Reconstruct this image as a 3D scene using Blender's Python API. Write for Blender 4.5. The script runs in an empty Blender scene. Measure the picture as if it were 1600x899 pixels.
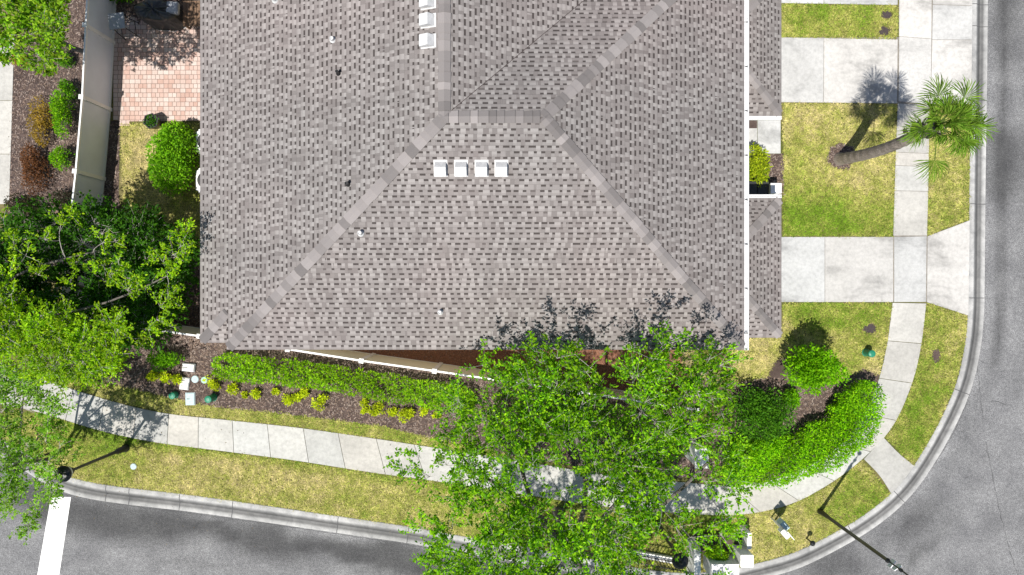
import bpy, bmesh, math, random
import numpy as np
from mathutils import Vector, Matrix

random.seed(7)
RNG = np.random.default_rng(11)
scene = bpy.context.scene
COL = scene.collection

# ------------------------------------------------------------------ camera, light, exposure
H = 25.0            # flying height of the camera, metres
F = 1067.0          # focal length in photo pixels (1600 wide)
cam_d = bpy.data.cameras.new('drone_camera')
cam_d.sensor_width = 36.0
cam_d.lens = 36.0 * F / 1600.0
cam_d.clip_end = 2000
cam = bpy.data.objects.new('drone_camera', cam_d)
cam.location = (0, 0, H)
COL.objects.link(cam)
scene.camera = cam

SUN_EL = math.radians(66.5)
SDX, SDY = 0.56, 0.83                    # way the shadows fall on the ground
world = bpy.data.worlds.new("World")
scene.world = world
world.use_nodes = True
wn = world.node_tree
sky = wn.nodes.new('ShaderNodeTexSky')
sky.sky_type = 'NISHITA'
sky.sun_disc = False
sky.sun_elevation = SUN_EL
sky.sun_rotation = math.atan2(-SDX, -SDY)
bgn = wn.nodes['Background']
wn.links.new(sky.outputs[0], bgn.inputs['Color'])
bgn.inputs['Strength'].default_value = 0.08
sun_d = bpy.data.lights.new('sun', 'SUN')
sun_d.energy = 5.0
sun_d.angle = math.radians(0.5)
sun_d.color = (1.0, 0.96, 0.90)
sun = bpy.data.objects.new('sun', sun_d)
c = math.cos(SUN_EL)
sun.rotation_euler = Vector((SDX * c, SDY * c, -math.sin(SUN_EL))).to_track_quat('-Z', 'Y').to_euler()
sun.location = (-12, -18, 40)
COL.objects.link(sun)
vs = scene.view_settings
vs.view_transform = 'Standard'
vs.look = 'None'
vs.gamma = 1.0
vs.use_curve_mapping = False
vs.exposure = 0.28

# ------------------------------------------------------------------ helpers
def P(px, py, z=0.0):
    d = H - z
    return Vector(((px - 800.0) * d / F, (449.5 - py) * d / F, z))

def G(pts, z=0.0):
    return [P(a, b, z) for a, b in pts]

def catmull(pts, step=0.25):
    pts = [Vector(p) for p in pts]
    out = []
    n = len(pts)
    for i in range(n - 1):
        p0 = pts[max(i - 1, 0)]; p1 = pts[i]; p2 = pts[i + 1]; p3 = pts[min(i + 2, n - 1)]
        m = max(2, int((p2 - p1).length / step))
        for k in range(m):
            t = k / m
            t2, t3 = t * t, t * t * t
            out.append(0.5 * ((2 * p1) + (-p0 + p2) * t + (2 * p0 - 5 * p1 + 4 * p2 - p3) * t2 + (-p0 + 3 * p1 - 3 * p2 + p3) * t3))
    out.append(pts[-1].copy())
    return out

def tag(o, label=None, cat=None, group=None, kind=None):
    if label: o['label'] = label
    if cat: o['category'] = cat
    if group: o['group'] = group
    if kind: o['kind'] = kind
    return o

def thing(name, label, cat, loc=(0, 0, 0), group=None, rz=0.0):
    o = bpy.data.objects.new(name, None)
    o.empty_display_size = 0.2
    o.location = loc
    o.rotation_euler = (0, 0, rz)
    COL.objects.link(o)
    return tag(o, label, cat, group)

def link(name, me, mat, parent=None, world_space=False, smooth=False):
    """link mesh as an object; world_space meshes are moved into the parent's frame"""
    if mat is not None:
        for m in (mat if isinstance(mat, (list, tuple)) else [mat]):
            me.materials.append(m)
    if smooth:
        me.polygons.foreach_set('use_smooth', [True] * len(me.polygons))
    o = bpy.data.objects.new(name, me)
    COL.objects.link(o)
    if parent is not None:
        o.parent = parent
        if world_space:
            M = Matrix.LocRotScale(parent.location, parent.rotation_euler, None)
            root = parent.parent
            while root is not None:
                M = Matrix.LocRotScale(root.location, root.rotation_euler, None) @ M
                root = root.parent
            me.transform(M.inverted())
    return o

class MB:
    """collects shapes into one mesh"""
    def __init__(self):
        self.v = []; self.f = []; self.c = []; self.cur = (1, 1, 1, 1)
    def add(self, vs, fs):
        n = len(self.v)
        self.v += [tuple(v) for v in vs]
        self.f += [tuple(i + n for i in f) for f in fs]
        self.c += [self.cur] * len(vs)
        return self
    def box(self, x0, x1, y0, y1, z0, z1):
        v = [(x0, y0, z0), (x1, y0, z0), (x1, y1, z0), (x0, y1, z0), (x0, y0, z1), (x1, y0, z1), (x1, y1, z1), (x0, y1, z1)]
        return self.add(v, [(3, 2, 1, 0), (4, 5, 6, 7), (0, 1, 5, 4), (1, 2, 6, 5), (2, 3, 7, 6), (3, 0, 4, 7)])
    def obox(self, c, ax, hx, hy, z0, z1):
        """box with horizontal axis ax (unit vector), half sizes hx along it, hy across"""
        a = Vector((ax[0], ax[1], 0)).normalized(); b = Vector((-a.y, a.x, 0))
        c = Vector((c[0], c[1], 0))
        q = [c - a * hx - b * hy, c + a * hx - b * hy, c + a * hx + b * hy, c - a * hx + b * hy]
        v = [(p.x, p.y, z0) for p in q] + [(p.x, p.y, z1) for p in q]
        return self.add(v, [(3, 2, 1, 0), (4, 5, 6, 7), (0, 1, 5, 4), (1, 2, 6, 5), (2, 3, 7, 6), (3, 0, 4, 7)])
    def prism(self, poly, z0, z1):
        n = len(poly)
        v = [(p[0], p[1], z0) for p in poly] + [(p[0], p[1], z1) for p in poly]
        f = [tuple(range(n - 1, -1, -1)), tuple(range(n, 2 * n))]
        f += [(i, (i + 1) % n, n + (i + 1) % n, n + i) for i in range(n)]
        return self.add(v, f)
    def tube(self, pts, rads, n=6, cap=True):
        pts = [Vector(p) for p in pts]
        if not isinstance(rads, (list, tuple)): rads = [rads] * len(pts)
        vs, fs = [], []
        up = Vector((0.13, 0.21, 0.97))
        for i, p in enumerate(pts):
            d = (pts[min(i + 1, len(pts) - 1)] - pts[max(i - 1, 0)]).normalized()
            s = d.cross(up)
            if s.length < 1e-3: s = d.cross(Vector((1, 0, 0)))
            s.normalize(); t = d.cross(s)
            for k in range(n):
                a = 2 * math.pi * k / n
                vs.append(p + (s * math.cos(a) + t * math.sin(a)) * rads[i])
        for i in range(len(pts) - 1):
            for k in range(n):
                a, b = i * n + k, i * n + (k + 1) % n
                fs.append((a, b, b + n, a + n))
        if cap:
            fs.append(tuple(range(n - 1, -1, -1)))
            fs.append(tuple(range(len(vs) - n, len(vs))))
        return self.add(vs, fs)
    def lathe(self, prof, n=20, c=(0, 0, 0)):
        vs, fs = [], []
        for r, z in prof:
            for k in range(n):
                a = 2 * math.pi * k / n
                vs.append((c[0] + r * math.cos(a), c[1] + r * math.sin(a), c[2] + z))
        for i in range(len(prof) - 1):
            for k in range(n):
                a, b = i * n + k, i * n + (k + 1) % n
                fs.append((a, b, b + n, a + n))
        fs.append(tuple(range(n - 1, -1, -1)))
        fs.append(tuple(range(len(vs) - n, len(vs))))
        return self.add(vs, fs)
    def mesh(self, name, bevel=0.0, colors=False):
        me = bpy.data.meshes.new(name)
        me.from_pydata(self.v, [], self.f)
        if colors:
            a = me.attributes.new('Col', 'FLOAT_COLOR', 'POINT')
            a.data.foreach_set('color', np.array(self.c, dtype=np.float32).ravel())
        me.update()
        if bevel > 0:
            bm = bmesh.new(); bm.from_mesh(me)
            bmesh.ops.remove_doubles(bm, verts=bm.verts, dist=1e-5)
            es = [e for e in bm.edges if len(e.link_faces) == 2 and e.calc_face_angle(0) > 0.5]
            bmesh.ops.bevel(bm, geom=es, offset=bevel, segments=2, affect='EDGES', clamp_overlap=True)
            bm.to_mesh(me); bm.free()
        return me
    def build(self, name, mat, parent=None, world=False, bevel=0.0, smooth=False, colors=False):
        return link(name, self.mesh(name, bevel, colors), mat, parent, world, smooth)

def vnoise(x, y, seed=0):
    """smooth value noise 0..1 for numpy arrays"""
    r = np.random.default_rng(seed).random((64, 64))
    xi = np.floor(x).astype(int); yi = np.floor(y).astype(int)
    fx = x - xi; fy = y - yi
    fx = fx * fx * (3 - 2 * fx); fy = fy * fy * (3 - 2 * fy)
    a = r[xi % 64, yi % 64]; b = r[(xi + 1) % 64, yi % 64]
    c_ = r[xi % 64, (yi + 1) % 64]; d = r[(xi + 1) % 64, (yi + 1) % 64]
    return (a * (1 - fx) + b * fx) * (1 - fy) + (c_ * (1 - fx) + d * fx) * fy

def inpoly(x, y, poly):
    x = np.asarray(x); y = np.asarray(y)
    res = np.zeros(x.shape, bool)
    n = len(poly)
    for i in range(n):
        x0, y0 = poly[i][0], poly[i][1]; x1, y1 = poly[(i + 1) % n][0], poly[(i + 1) % n][1]
        cnd = ((y0 > y) != (y1 > y))
        with np.errstate(divide='ignore', invalid='ignore'):
            xc = (x1 - x0) * (y - y0) / (y1 - y0 if y1 != y0 else 1e-9) + x0
        res ^= cnd & (x < xc)
    return res

def polydist(x, y, line):
    d = np.full(x.shape, 1e9)
    for i in range(len(line) - 1):
        ax, ay = line[i][0], line[i][1]; bx, by = line[i + 1][0], line[i + 1][1]
        L2 = (bx - ax) ** 2 + (by - ay) ** 2 + 1e-9
        t = np.clip(((x - ax) * (bx - ax) + (y - ay) * (by - ay)) / L2, 0, 1)
        d = np.minimum(d, np.hypot(x - ax - t * (bx - ax), y - ay - t * (by - ay)))
    return d

# ------------------------------------------------------------------ materials
def new_mat(name):
    m = bpy.data.materials.new(name); m.use_nodes = True
    nt = m.node_tree
    return m, nt, nt.nodes['Principled BSDF']

def N(nt, typ, **kw):
    n = nt.nodes.new(typ)
    for k, v in kw.items(): setattr(n, k, v)
    return n

def coords(nt, scale=1.0):
    g = N(nt, 'ShaderNodeNewGeometry')
    return g.outputs['Position']

def noise(nt, vec, scale, detail=4, rough=0.6, dist=0.0):
    n = N(nt, 'ShaderNodeTexNoise')
    n.inputs['Scale'].default_value = scale
    n.inputs['Detail'].default_value = detail
    n.inputs['Roughness'].default_value = rough
    n.inputs['Distortion'].default_value = dist
    nt.links.new(vec, n.inputs['Vector'])
    return n.outputs['Fac']

def ramp(nt, fac, stops):
    r = N(nt, 'ShaderNodeValToRGB')
    e = r.color_ramp.elements
    while len(e) < len(stops): e.new(0.5)
    for i, (p, col) in enumerate(stops):
        e[i].position = p
        e[i].color = (col[0], col[1], col[2], 1) if not isinstance(col, (int, float)) else (col, col, col, 1)
    nt.links.new(fac, r.inputs['Fac'])
    return r.outputs['Color']

def mix(nt, fac, a, b, mode='MIX'):
    m = N(nt, 'ShaderNodeMix', data_type='RGBA', blend_type=mode)
    if isinstance(fac, (int, float)): m.inputs[0].default_value = fac
    else: nt.links.new(fac, m.inputs[0])
    for i, q in ((6, a), (7, b)):
        if isinstance(q, (tuple, list)): m.inputs[i].default_value = (q[0], q[1], q[2], 1)
        else: nt.links.new(q, m.inputs[i])
    return m.outputs[2]

def math_(nt, op, a, b=None, c_=None):
    m = N(nt, 'ShaderNodeMath', operation=op)
    for i, q in enumerate((a, b, c_)):
        if q is None: continue
        if isinstance(q, (int, float)): m.inputs[i].default_value = q
        else: nt.links.new(q, m.inputs[i])
    return m.outputs[0]

def bump(nt, bsdf, h, strength=0.3, dist=0.01):
    b = N(nt, 'ShaderNodeBump')
    b.inputs['Strength'].default_value = strength
    b.inputs['Distance'].default_value = dist
    nt.links.new(h, b.inputs['Height'])
    nt.links.new(b.outputs['Normal'], bsdf.inputs['Normal'])

def plain(name, col, rough=0.5, metal=0.0, var=0.12, scale=6.0):
    m, nt, b = new_mat(name)
    p = coords(nt)
    f = noise(nt, p, scale, 5)
    c0 = tuple(x * (1 - var) for x in col); c1 = tuple(min(1, x * (1 + var)) for x in col)
    nt.links.new(ramp(nt, f, [(0.3, c0), (0.7, c1)]), b.inputs['Base Color'])
    b.inputs['Roughness'].default_value = rough
    b.inputs['Metallic'].default_value = metal
    return m

def concrete_mat(name, base, warm=1.0, dark=0.72, attr=False):
    m, nt, b = new_mat(name)
    p = coords(nt)
    mp_ = N(nt, 'ShaderNodeMapping'); mp_.inputs['Scale'].default_value = (0.8, 1.35, 1)
    nt.links.new(p, mp_.inputs['Vector'])
    f1 = noise(nt, mp_.outputs[0], 0.62, 8, 0.66, 0.3)
    f2 = noise(nt, p, 7.0, 7, 0.72)
    f3 = noise(nt, p, 90.0, 2, 0.5)
    lo = tuple(x * dark for x in base)
    col = ramp(nt, f1, [(0.34, lo), (0.47, tuple(x * 0.90 for x in base)), (0.60, base)])
    col = mix(nt, 0.55, col, ramp(nt, f2, [(0.32, 0.62), (0.58, 1.0)]), 'MULTIPLY')
    col = mix(nt, 0.35, col, ramp(nt, f3, [(0.35, 0.7), (0.6, 1.0)]), 'MULTIPLY')
    if attr:
        a = N(nt, 'ShaderNodeAttribute', attribute_name='Col')
        col = mix(nt, 1.0, col, a.outputs['Color'], 'MULTIPLY')
    nt.links.new(col, b.inputs['Base Color'])
    b.inputs['Roughness'].default_value = 0.85
    bump(nt, b, f3, 0.15, 0.004)
    return m

M = {}
M['concrete'] = concrete_mat('sidewalk_concrete', (0.545, 0.53, 0.49), dark=0.8, attr=True)
M['drive'] = concrete_mat('driveway_concrete', (0.60, 0.59, 0.565), dark=0.58, attr=True)

def leaf_mat(name, transl=0.42, rough=0.6):
    m, nt, b = new_mat(name)
    a = N(nt, 'ShaderNodeAttribute', attribute_name='Col')
    nt.links.new(a.outputs['Color'], b.inputs['Base Color'])
    b.inputs['Roughness'].default_value = rough
    b.inputs['Specular IOR Level'].default_value = 0.12
    t = N(nt, 'ShaderNodeBsdfTranslucent')
    tc = mix(nt, 1.0, a.outputs['Color'], (1.3, 1.25, 0.4), 'MULTIPLY')
    nt.links.new(tc, t.inputs['Color'])
    ms = N(nt, 'ShaderNodeMixShader')
    ms.inputs[0].default_value = transl
    nt.links.new(b.outputs[0], ms.inputs[1]); nt.links.new(t.outputs[0], ms.inputs[2])
    nt.links.new(ms.outputs[0], nt.nodes['Material Output'].inputs['Surface'])
    return m
M['leaf'] = leaf_mat('leaf')
M['grassblade'] = leaf_mat('grass_blade', 0.2, 0.7)

def attr_mat(name, rough=0.9, grain=60.0, amt=0.4):
    m, nt, b = new_mat(name)
    a = N(nt, 'ShaderNodeAttribute', attribute_name='Col')
    p = coords(nt)
    col = mix(nt, amt, a.outputs['Color'], ramp(nt, noise(nt, p, grain, 3), [(0.3, 0.6), (0.65, 1.0)]), 'MULTIPLY')
    nt.links.new(col, b.inputs['Base Color'])
    b.inputs['Roughness'].default_value = rough
    return m
M['chip'] = attr_mat('mulch_chip')
M['cap'] = attr_mat('ridge_cap_shingle', 0.9, 120, 0.45)

def bark_mat(name, c0, c1):
    m, nt, b = new_mat(name)
    p = coords(nt)
    f = noise(nt, p, 14, 5, 0.7, 0.5)
    nt.links.new(ramp(nt, f, [(0.3, c0), (0.7, c1)]), b.inputs['Base Color'])
    b.inputs['Roughness'].default_value = 0.9
    bump(nt, b, f, 0.5, 0.02)
    return m
M['bark'] = bark_mat('grey_bark', (0.06, 0.052, 0.045), (0.18, 0.16, 0.145))
M['twig'] = bark_mat('pale_twig', (0.22, 0.20, 0.18), (0.48, 0.45, 0.42))
M['palmbark'] = bark_mat('palm_bark', (0.15, 0.12, 0.10), (0.36, 0.31, 0.27))

# lawn base
m, nt, b = new_mat('lawn')
p = coords(nt)
f1 = noise(nt, p, 0.45, 5, 0.6); f2 = noise(nt, p, 14, 4, 0.7)
col = ramp(nt, f1, [(0.38, (0.09, 0.10, 0.018)), (0.52, (0.15, 0.135, 0.04)), (0.66, (0.20, 0.165, 0.075))])
col = mix(nt, 0.7, col, ramp(nt, f2, [(0.3, 0.5), (0.65, 1.0)]), 'MULTIPLY')
nt.links.new(col, b.inputs['Base Color']); b.inputs['Roughness'].default_value = 0.95
bump(nt, b, f2, 0.6, 0.03)
M['lawn'] = m
# mulch
m, nt, b = new_mat('mulch')
p = coords(nt)
f1 = noise(nt, p, 1.1, 4, 0.6); f2 = noise(nt, p, 38, 4, 0.75, 1.0)
col = ramp(nt, f1, [(0.35, (0.075, 0.05, 0.042)), (0.6, (0.125, 0.088, 0.075)), (0.72, (0.17, 0.125, 0.10))])
col = mix(nt, 0.8, col, ramp(nt, f2, [(0.32, 0.4), (0.62, 1.15)]), 'MULTIPLY')
nt.links.new(col, b.inputs['Base Color']); b.inputs['Roughness'].default_value = 0.95
bump(nt, b, f2, 0.8, 0.03)
M['mulch'] = m
# bare soil patches
M['soil'] = plain('bare_soil', (0.055, 0.042, 0.04), 0.95, var=0.4, scale=25)
# asphalt with stain attribute
m, nt, b = new_mat('asphalt')
p = coords(nt)
a = N(nt, 'ShaderNodeAttribute', attribute_name='Col')
f1 = noise(nt, p, 0.75, 6, 0.62); f2 = noise(nt, p, 9, 6, 0.8); f3 = noise(nt, p, 34, 3, 0.7)
col = ramp(nt, f1, [(0.34, (0.165, 0.165, 0.169)), (0.5, (0.215, 0.215, 0.217)), (0.66, (0.27, 0.27, 0.27))])
col = mix(nt, 0.7, col, ramp(nt, f2, [(0.36, 0.5), (0.64, 1.22)]), 'MULTIPLY')
col = mix(nt, 0.9, col, ramp(nt, f3, [(0.36, 0.3), (0.64, 1.45)]), 'MULTIPLY')
col = mix(nt, 1.0, col, a.outputs['Color'], 'MULTIPLY')
nt.links.new(col, b.inputs['Base Color']); b.inputs['Roughness'].default_value = 0.9
bump(nt, b, f3, 0.4, 0.006)
M['asphalt'] = m
M['crack'] = plain('road_crack', (0.07, 0.07, 0.072), 0.9)
m, nt, b = new_mat('road_paint')
p = coords(nt)
wear = ramp(nt, noise(nt, p, 18, 6, 0.8, 0.5), [(0.30, (0.25, 0.25, 0.25)), (0.36, (0.82, 0.82, 0.80))])
nt.links.new(wear, b.inputs['Base Color']); b.inputs['Roughness'].default_value = 0.7
M['paint'] = m
M['joint'] = plain('joint_filler', (0.22, 0.20, 0.17), 0.95, var=0.3)
# kerb: concrete with dirt driven by profile attribute
m, nt, b = new_mat('kerb_concrete')
p = coords(nt)
a = N(nt, 'ShaderNodeAttribute', attribute_name='Col')
f1 = noise(nt, p, 2.2, 6, 0.7, 0.5); f2 = noise(nt, p, 45, 3, 0.7)
col = ramp(nt, f1, [(0.32, (0.27, 0.27, 0.265)), (0.62, (0.46, 0.455, 0.44))])
col = mix(nt, 0.6, col, ramp(nt, f2, [(0.3, 0.65), (0.6, 1.0)]), 'MULTIPLY')
dirt = math_(nt, 'MULTIPLY', a.outputs['Fac'], 1.0)
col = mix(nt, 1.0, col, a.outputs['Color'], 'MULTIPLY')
nt.links.new(col, b.inputs['Base Color']); b.inputs['Roughness'].default_value = 0.85
M['kerb'] = m
# pavers
m, nt, b = new_mat('brick_pavers')
p = coords(nt)
br = N(nt, 'ShaderNodeTexBrick')
br.offset = 0.5
br.inputs['Scale'].default_value = 1.0
br.inputs['Brick Width'].default_value = 0.205; br.inputs['Row Height'].default_value = 0.165; br.squash = 0.75; br.squash_frequency = 2
br.inputs['Mortar Size'].default_value = 0.008
br.inputs['Bias'].default_value = -0.1
br.inputs['Color1'].default_value = (0.50, 0.34, 0.285, 1); br.inputs['Color2'].default_value = (0.60, 0.52, 0.475, 1)
br.inputs['Mortar'].default_value = (0.16, 0.11, 0.09, 1)
nt.links.new(p, br.inputs['Vector'])
col = mix(nt, 0.4, br.outputs['Color'], ramp(nt, noise(nt, p, 1.3, 4), [(0.35, (0.8, 0.72, 0.68)), (0.6, (1.05, 1.02, 1.0))]), 'MULTIPLY')
col = mix(nt, 0.5, col, ramp(nt, noise(nt, p, 30, 4), [(0.3, 0.75), (0.6, 1.0)]), 'MULTIPLY')
nt.links.new(col, b.inputs['Base Color']); b.inputs['Roughness'].default_value = 0.85
bump(nt, b, br.outputs['Fac'], -0.3, 0.01)
M['paver'] = m
# roof shingles: UV in metres (u along the course, v up the slope)
m, nt, b = new_mat('asphalt_shingles')
uv = N(nt, 'ShaderNodeUVMap')
sep = N(nt, 'ShaderNodeSeparateXYZ'); nt.links.new(uv.outputs[0], sep.inputs[0])
EXPO = 0.142
vr = math_(nt, 'DIVIDE', sep.outputs[1], EXPO)
row = math_(nt, 'FLOOR', vr); fv = math_(nt, 'FRACT', vr)
wn1 = N(nt, 'ShaderNodeTexWhiteNoise', noise_dimensions='1D'); nt.links.new(row, wn1.inputs['W'])
# uneven tooth widths
cmb0 = N(nt, 'ShaderNodeCombineXYZ'); nt.links.new(math_(nt, 'MULTIPLY', sep.outputs[0], 1.0), cmb0.inputs[0]); nt.links.new(math_(nt, 'MULTIPLY', row, 7.31), cmb0.inputs[1])
wob = noise(nt, cmb0.outputs[0], 3.6, 3, 0.7)
uu = math_(nt, 'ADD', math_(nt, 'DIVIDE', sep.outputs[0], 0.112), math_(nt, 'MULTIPLY', wn1.outputs['Value'], 37.0))
uu = math_(nt, 'ADD', uu, math_(nt, 'MULTIPLY', wob, 3.2))
colu = math_(nt, 'FLOOR', uu); fu = math_(nt, 'FRACT', uu)
par = math_(nt, 'MODULO', math_(nt, 'ABSOLUTE', colu), 2.0)       # 1 = tooth, 0 = gap
cmb = N(nt, 'ShaderNodeCombineXYZ'); nt.links.new(colu, cmb.inputs[0]); nt.links.new(row, cmb.inputs[1])
wn2 = N(nt, 'ShaderNodeTexWhiteNoise', noise_dimensions='2D'); nt.links.new(cmb.outputs[0], wn2.inputs['Vector'])
rnd = wn2.outputs['Value']
cmbB = N(nt, 'ShaderNodeCombineXYZ'); nt.links.new(math_(nt, 'MULTIPLY', colu, 0.42), cmbB.inputs[0]); nt.links.new(math_(nt, 'MULTIPLY', row, 0.47), cmbB.inputs[1])
tone = ramp(nt, rnd, [(0.0, (0.235, 0.213, 0.206)), (0.25, (0.265, 0.243, 0.236)), (0.65, (0.285, 0.263, 0.255)), (1.0, (0.305, 0.283, 0.275))])
gtone = ramp(nt, rnd, [(0.0, (0.20, 0.181, 0.175)), (0.3, (0.235, 0.215, 0.209)), (0.6, (0.255, 0.234, 0.227)), (1.0, (0.27, 0.25, 0.242))])
colr = mix(nt, par, gtone, tone)
printed_band = math_(nt, 'MULTIPLY', math_(nt, 'SUBTRACT', 1.0, par), math_(nt, 'GREATER_THAN', fv, 0.63))  # dark band printed on the shingle between the teeth
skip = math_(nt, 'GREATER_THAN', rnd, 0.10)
printed_band = math_(nt, 'MULTIPLY', printed_band, skip)
colr = mix(nt, math_(nt, 'MULTIPLY', printed_band, 0.95), colr, (0.052, 0.042, 0.039))
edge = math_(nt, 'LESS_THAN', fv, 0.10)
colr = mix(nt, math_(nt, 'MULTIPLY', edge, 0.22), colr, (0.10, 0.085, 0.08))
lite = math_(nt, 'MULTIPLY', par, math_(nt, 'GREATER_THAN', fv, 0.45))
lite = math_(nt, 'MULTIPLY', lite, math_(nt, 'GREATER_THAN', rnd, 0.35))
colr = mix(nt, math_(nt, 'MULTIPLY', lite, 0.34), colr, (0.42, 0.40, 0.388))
blo = noise(nt, cmbB.outputs[0], 1.0, 2, 0.5)
colr = mix(nt, math_(nt, 'MULTIPLY', math_(nt, 'GREATER_THAN', blo, 0.60), 0.5), colr, (0.18, 0.158, 0.153))
p = coords(nt)
big = noise(nt, p, 0.16, 4, 0.55)
colr = mix(nt, 0.85, colr, ramp(nt, big, [(0.36, (0.86, 0.865, 0.85)), (0.50, (0.91, 0.89, 0.872)), (0.64, (0.98, 0.92, 0.90))]), 'MULTIPLY')
colr = mix(nt, 0.5, colr, ramp(nt, noise(nt, p, 1.2, 5, 0.65), [(0.34, 0.92), (0.62, 1.03)]), 'MULTIPLY')
mst = N(nt, 'ShaderNodeMapping'); mst.inputs['Scale'].default_value = (2.2, 0.16, 1); nt.links.new(uv.outputs[0], mst.inputs['Vector'])
colr = mix(nt, 0.6, colr, ramp(nt, noise(nt, mst.outputs[0], 1.0, 5, 0.6), [(0.36, 0.86), (0.6, 1.04)]), 'MULTIPLY')
colr = mix(nt, 0.4, colr, ramp(nt, noise(nt, p, 160, 2, 0.6), [(0.35, 0.6), (0.65, 1.1)]), 'MULTIPLY')
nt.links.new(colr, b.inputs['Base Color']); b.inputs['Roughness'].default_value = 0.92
hgt = math_(nt, 'ADD', math_(nt, 'MULTIPLY', math_(nt, 'SUBTRACT', 1.0, fv), 0.7), math_(nt, 'MULTIPLY', par, 0.5))
bump(nt, b, hgt, 0.7, 0.014)
M['shingle'] = m

M['white'] = plain('white_vinyl', (0.80, 0.80, 0.78), 0.35, var=0.04)
M['whitemetal'] = plain('white_metal', (0.80, 0.80, 0.80), 0.4, var=0.03)
M['fencepanel'] = plain('vinyl_panel', (0.68, 0.73, 0.80), 0.45, var=0.05, scale=2)
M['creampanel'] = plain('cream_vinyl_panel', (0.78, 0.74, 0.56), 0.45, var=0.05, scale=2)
M['stucco'] = plain('stucco', (0.62, 0.57, 0.48), 0.9, var=0.08, scale=20)
M['whitestucco'] = plain('white_stucco', (0.78, 0.77, 0.73), 0.85, var=0.06, scale=12)
M['ventwhite'] = plain('vent_white', (0.56, 0.56, 0.555), 0.5, var=0.12, scale=10)
M['glass'] = plain('window_glass', (0.05, 0.06, 0.07), 0.08, var=0.1)
M['black'] = plain('black_paint', (0.012, 0.012, 0.013), 0.4, var=0.2)
M['blackplastic'] = plain('black_plastic', (0.025, 0.026, 0.028), 0.45, var=0.2)
M['tarp'] = plain('black_tarp', (0.035, 0.035, 0.036), 0.32, var=0.35, scale=9)
M['greyplastic'] = plain('grey_plastic', (0.30, 0.31, 0.33), 0.3, var=0.1, scale=10)
M['greymetal'] = plain('grey_metal', (0.45, 0.45, 0.46), 0.4, var=0.08)
M['darkgrille'] = plain('dark_grille', (0.03, 0.03, 0.03), 0.6)
M['wood'] = plain('brown_wood', (0.16, 0.095, 0.055), 0.7, var=0.35, scale=12)
M['green'] = plain('green_plastic', (0.015, 0.20, 0.115), 0.45, var=0.12)
M['paleblue'] = plain('pale_blue_lid', (0.42, 0.55, 0.56), 0.7, var=0.18, scale=14)
M['palegreen'] = plain('pale_green_lid', (0.34, 0.56, 0.44), 0.7, var=0.15, scale=14)
M['whitelid'] = plain('white_lid', (0.72, 0.72, 0.70), 0.7, var=0.12, scale=16)
M['red'] = plain('red_sign_paint', (0.45, 0.02, 0.025), 0.4)
M['bulb'] = plain('lamp_glass', (0.55, 0.55, 0.52), 0.3)

# ------------------------------------------------------------------ setting: road, kerb, lawn, paths
Z_LAWN, Z_BED, Z_WALK, Z_DRIVE, Z_ROAD = 0.10, 0.106, 0.125, 0.122, 0.0

def sheet(name, poly, z, mat, thick=0.0, parent=None, kind='structure', colors=False):
    mb = MB()
    q = [(p_[0], p_[1]) for p_ in poly]
    # counter-clockwise
    A = sum(q[i][0] * q[(i + 1) % len(q)][1] - q[(i + 1) % len(q)][0] * q[i][1] for i in range(len(q)))
    if A < 0: q = q[::-1]
    if thick > 0: mb.prism(q, z - thick, z)
    else: mb.add([(a_, b_, z) for a_, b_ in q], [tuple(range(len(q)))])
    o = mb.build(name, mat, parent, colors=colors)
    if parent is None: o['kind'] = kind
    return o

# block edge (grass side of the kerb), pixel positions on the ground, from the top right round to the left
edge_px = [(1517, -260), (1517, -60), (1516, 0), (1515, 120), (1513, 240), (1512, 340), (1511, 440), (1510, 490), (1505, 540), (1492, 598), (1464, 662),
           (1425, 728), (1390, 770), (1345, 806), (1290, 838), (1240, 862), (1190, 877), (1130, 890), (1060, 894), (980, 884), (900, 868),
           (800, 850), (700, 833), (640, 822), (530, 806), (400, 787), (300, 773), (205, 762), (150, 754), (110, 744), (80, 730), (30, 700), (-60, 660), (-300, 610)]
edge = catmull(G(edge_px), 0.3)
block = [(p_.x, p_.y) for p_ in edge] + [(-27, 20), (17.6, 20)]
mb = MB().box(-300, 300, -300, 300, -0.5, -0.06)
mb.build('ground', M['lawn'])['kind'] = 'structure'
# asphalt sheet with stains
kerb_outer = None
xs = np.arange(-26, 27.01, 0.2); ys = np.arange(-18, 22.01, 0.2)
XX, YY = np.meshgrid(xs, ys, indexing='ij')
ed2 = [(p_.x, p_.y) for p_ in edge[::2]]
dist = polydist(XX.ravel(), YY.ravel(), ed2).reshape(XX.shape) - 0.62
n1 = vnoise(XX * 0.45 + 5, YY * 0.45 + 9, 3); n2 = vnoise(XX * 1.3, YY * 1.3, 5); n3 = vnoise(XX * 0.22, YY * 0.22, 8)
right = XX > 14.5
st = np.ones_like(XX)
# bottom road: dark stains hugging the kerb
darkb = np.clip(1.6 - np.abs(dist - 0.55 - 0.35 * (n1 - .5)) / 0.62, 0, 1) * np.clip((n1 - 0.30) * 3.2, 0, 1)
st -= np.where(~right, 0.62, 0.34) * darkb
for cx_, cy_, rx_, ry_, am in ((320, 822, 45, 14, .45), (360, 838, 30, 14, .4), (520, 855, 70, 24, .5), (620, 868, 90, 26, .55), (300, 880, 90, 12, .15)):
    c_ = P(cx_, cy_)
    st -= 1.35 * am * np.clip(1.5 - 1.5 * np.hypot((XX - c_.x) / (rx_ / 42.7), (YY - c_.y + 0.14 * (XX - c_.x)) / (ry_ / 42.7)) + 0.8 * (n2 - .5), 0, 1)
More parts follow.
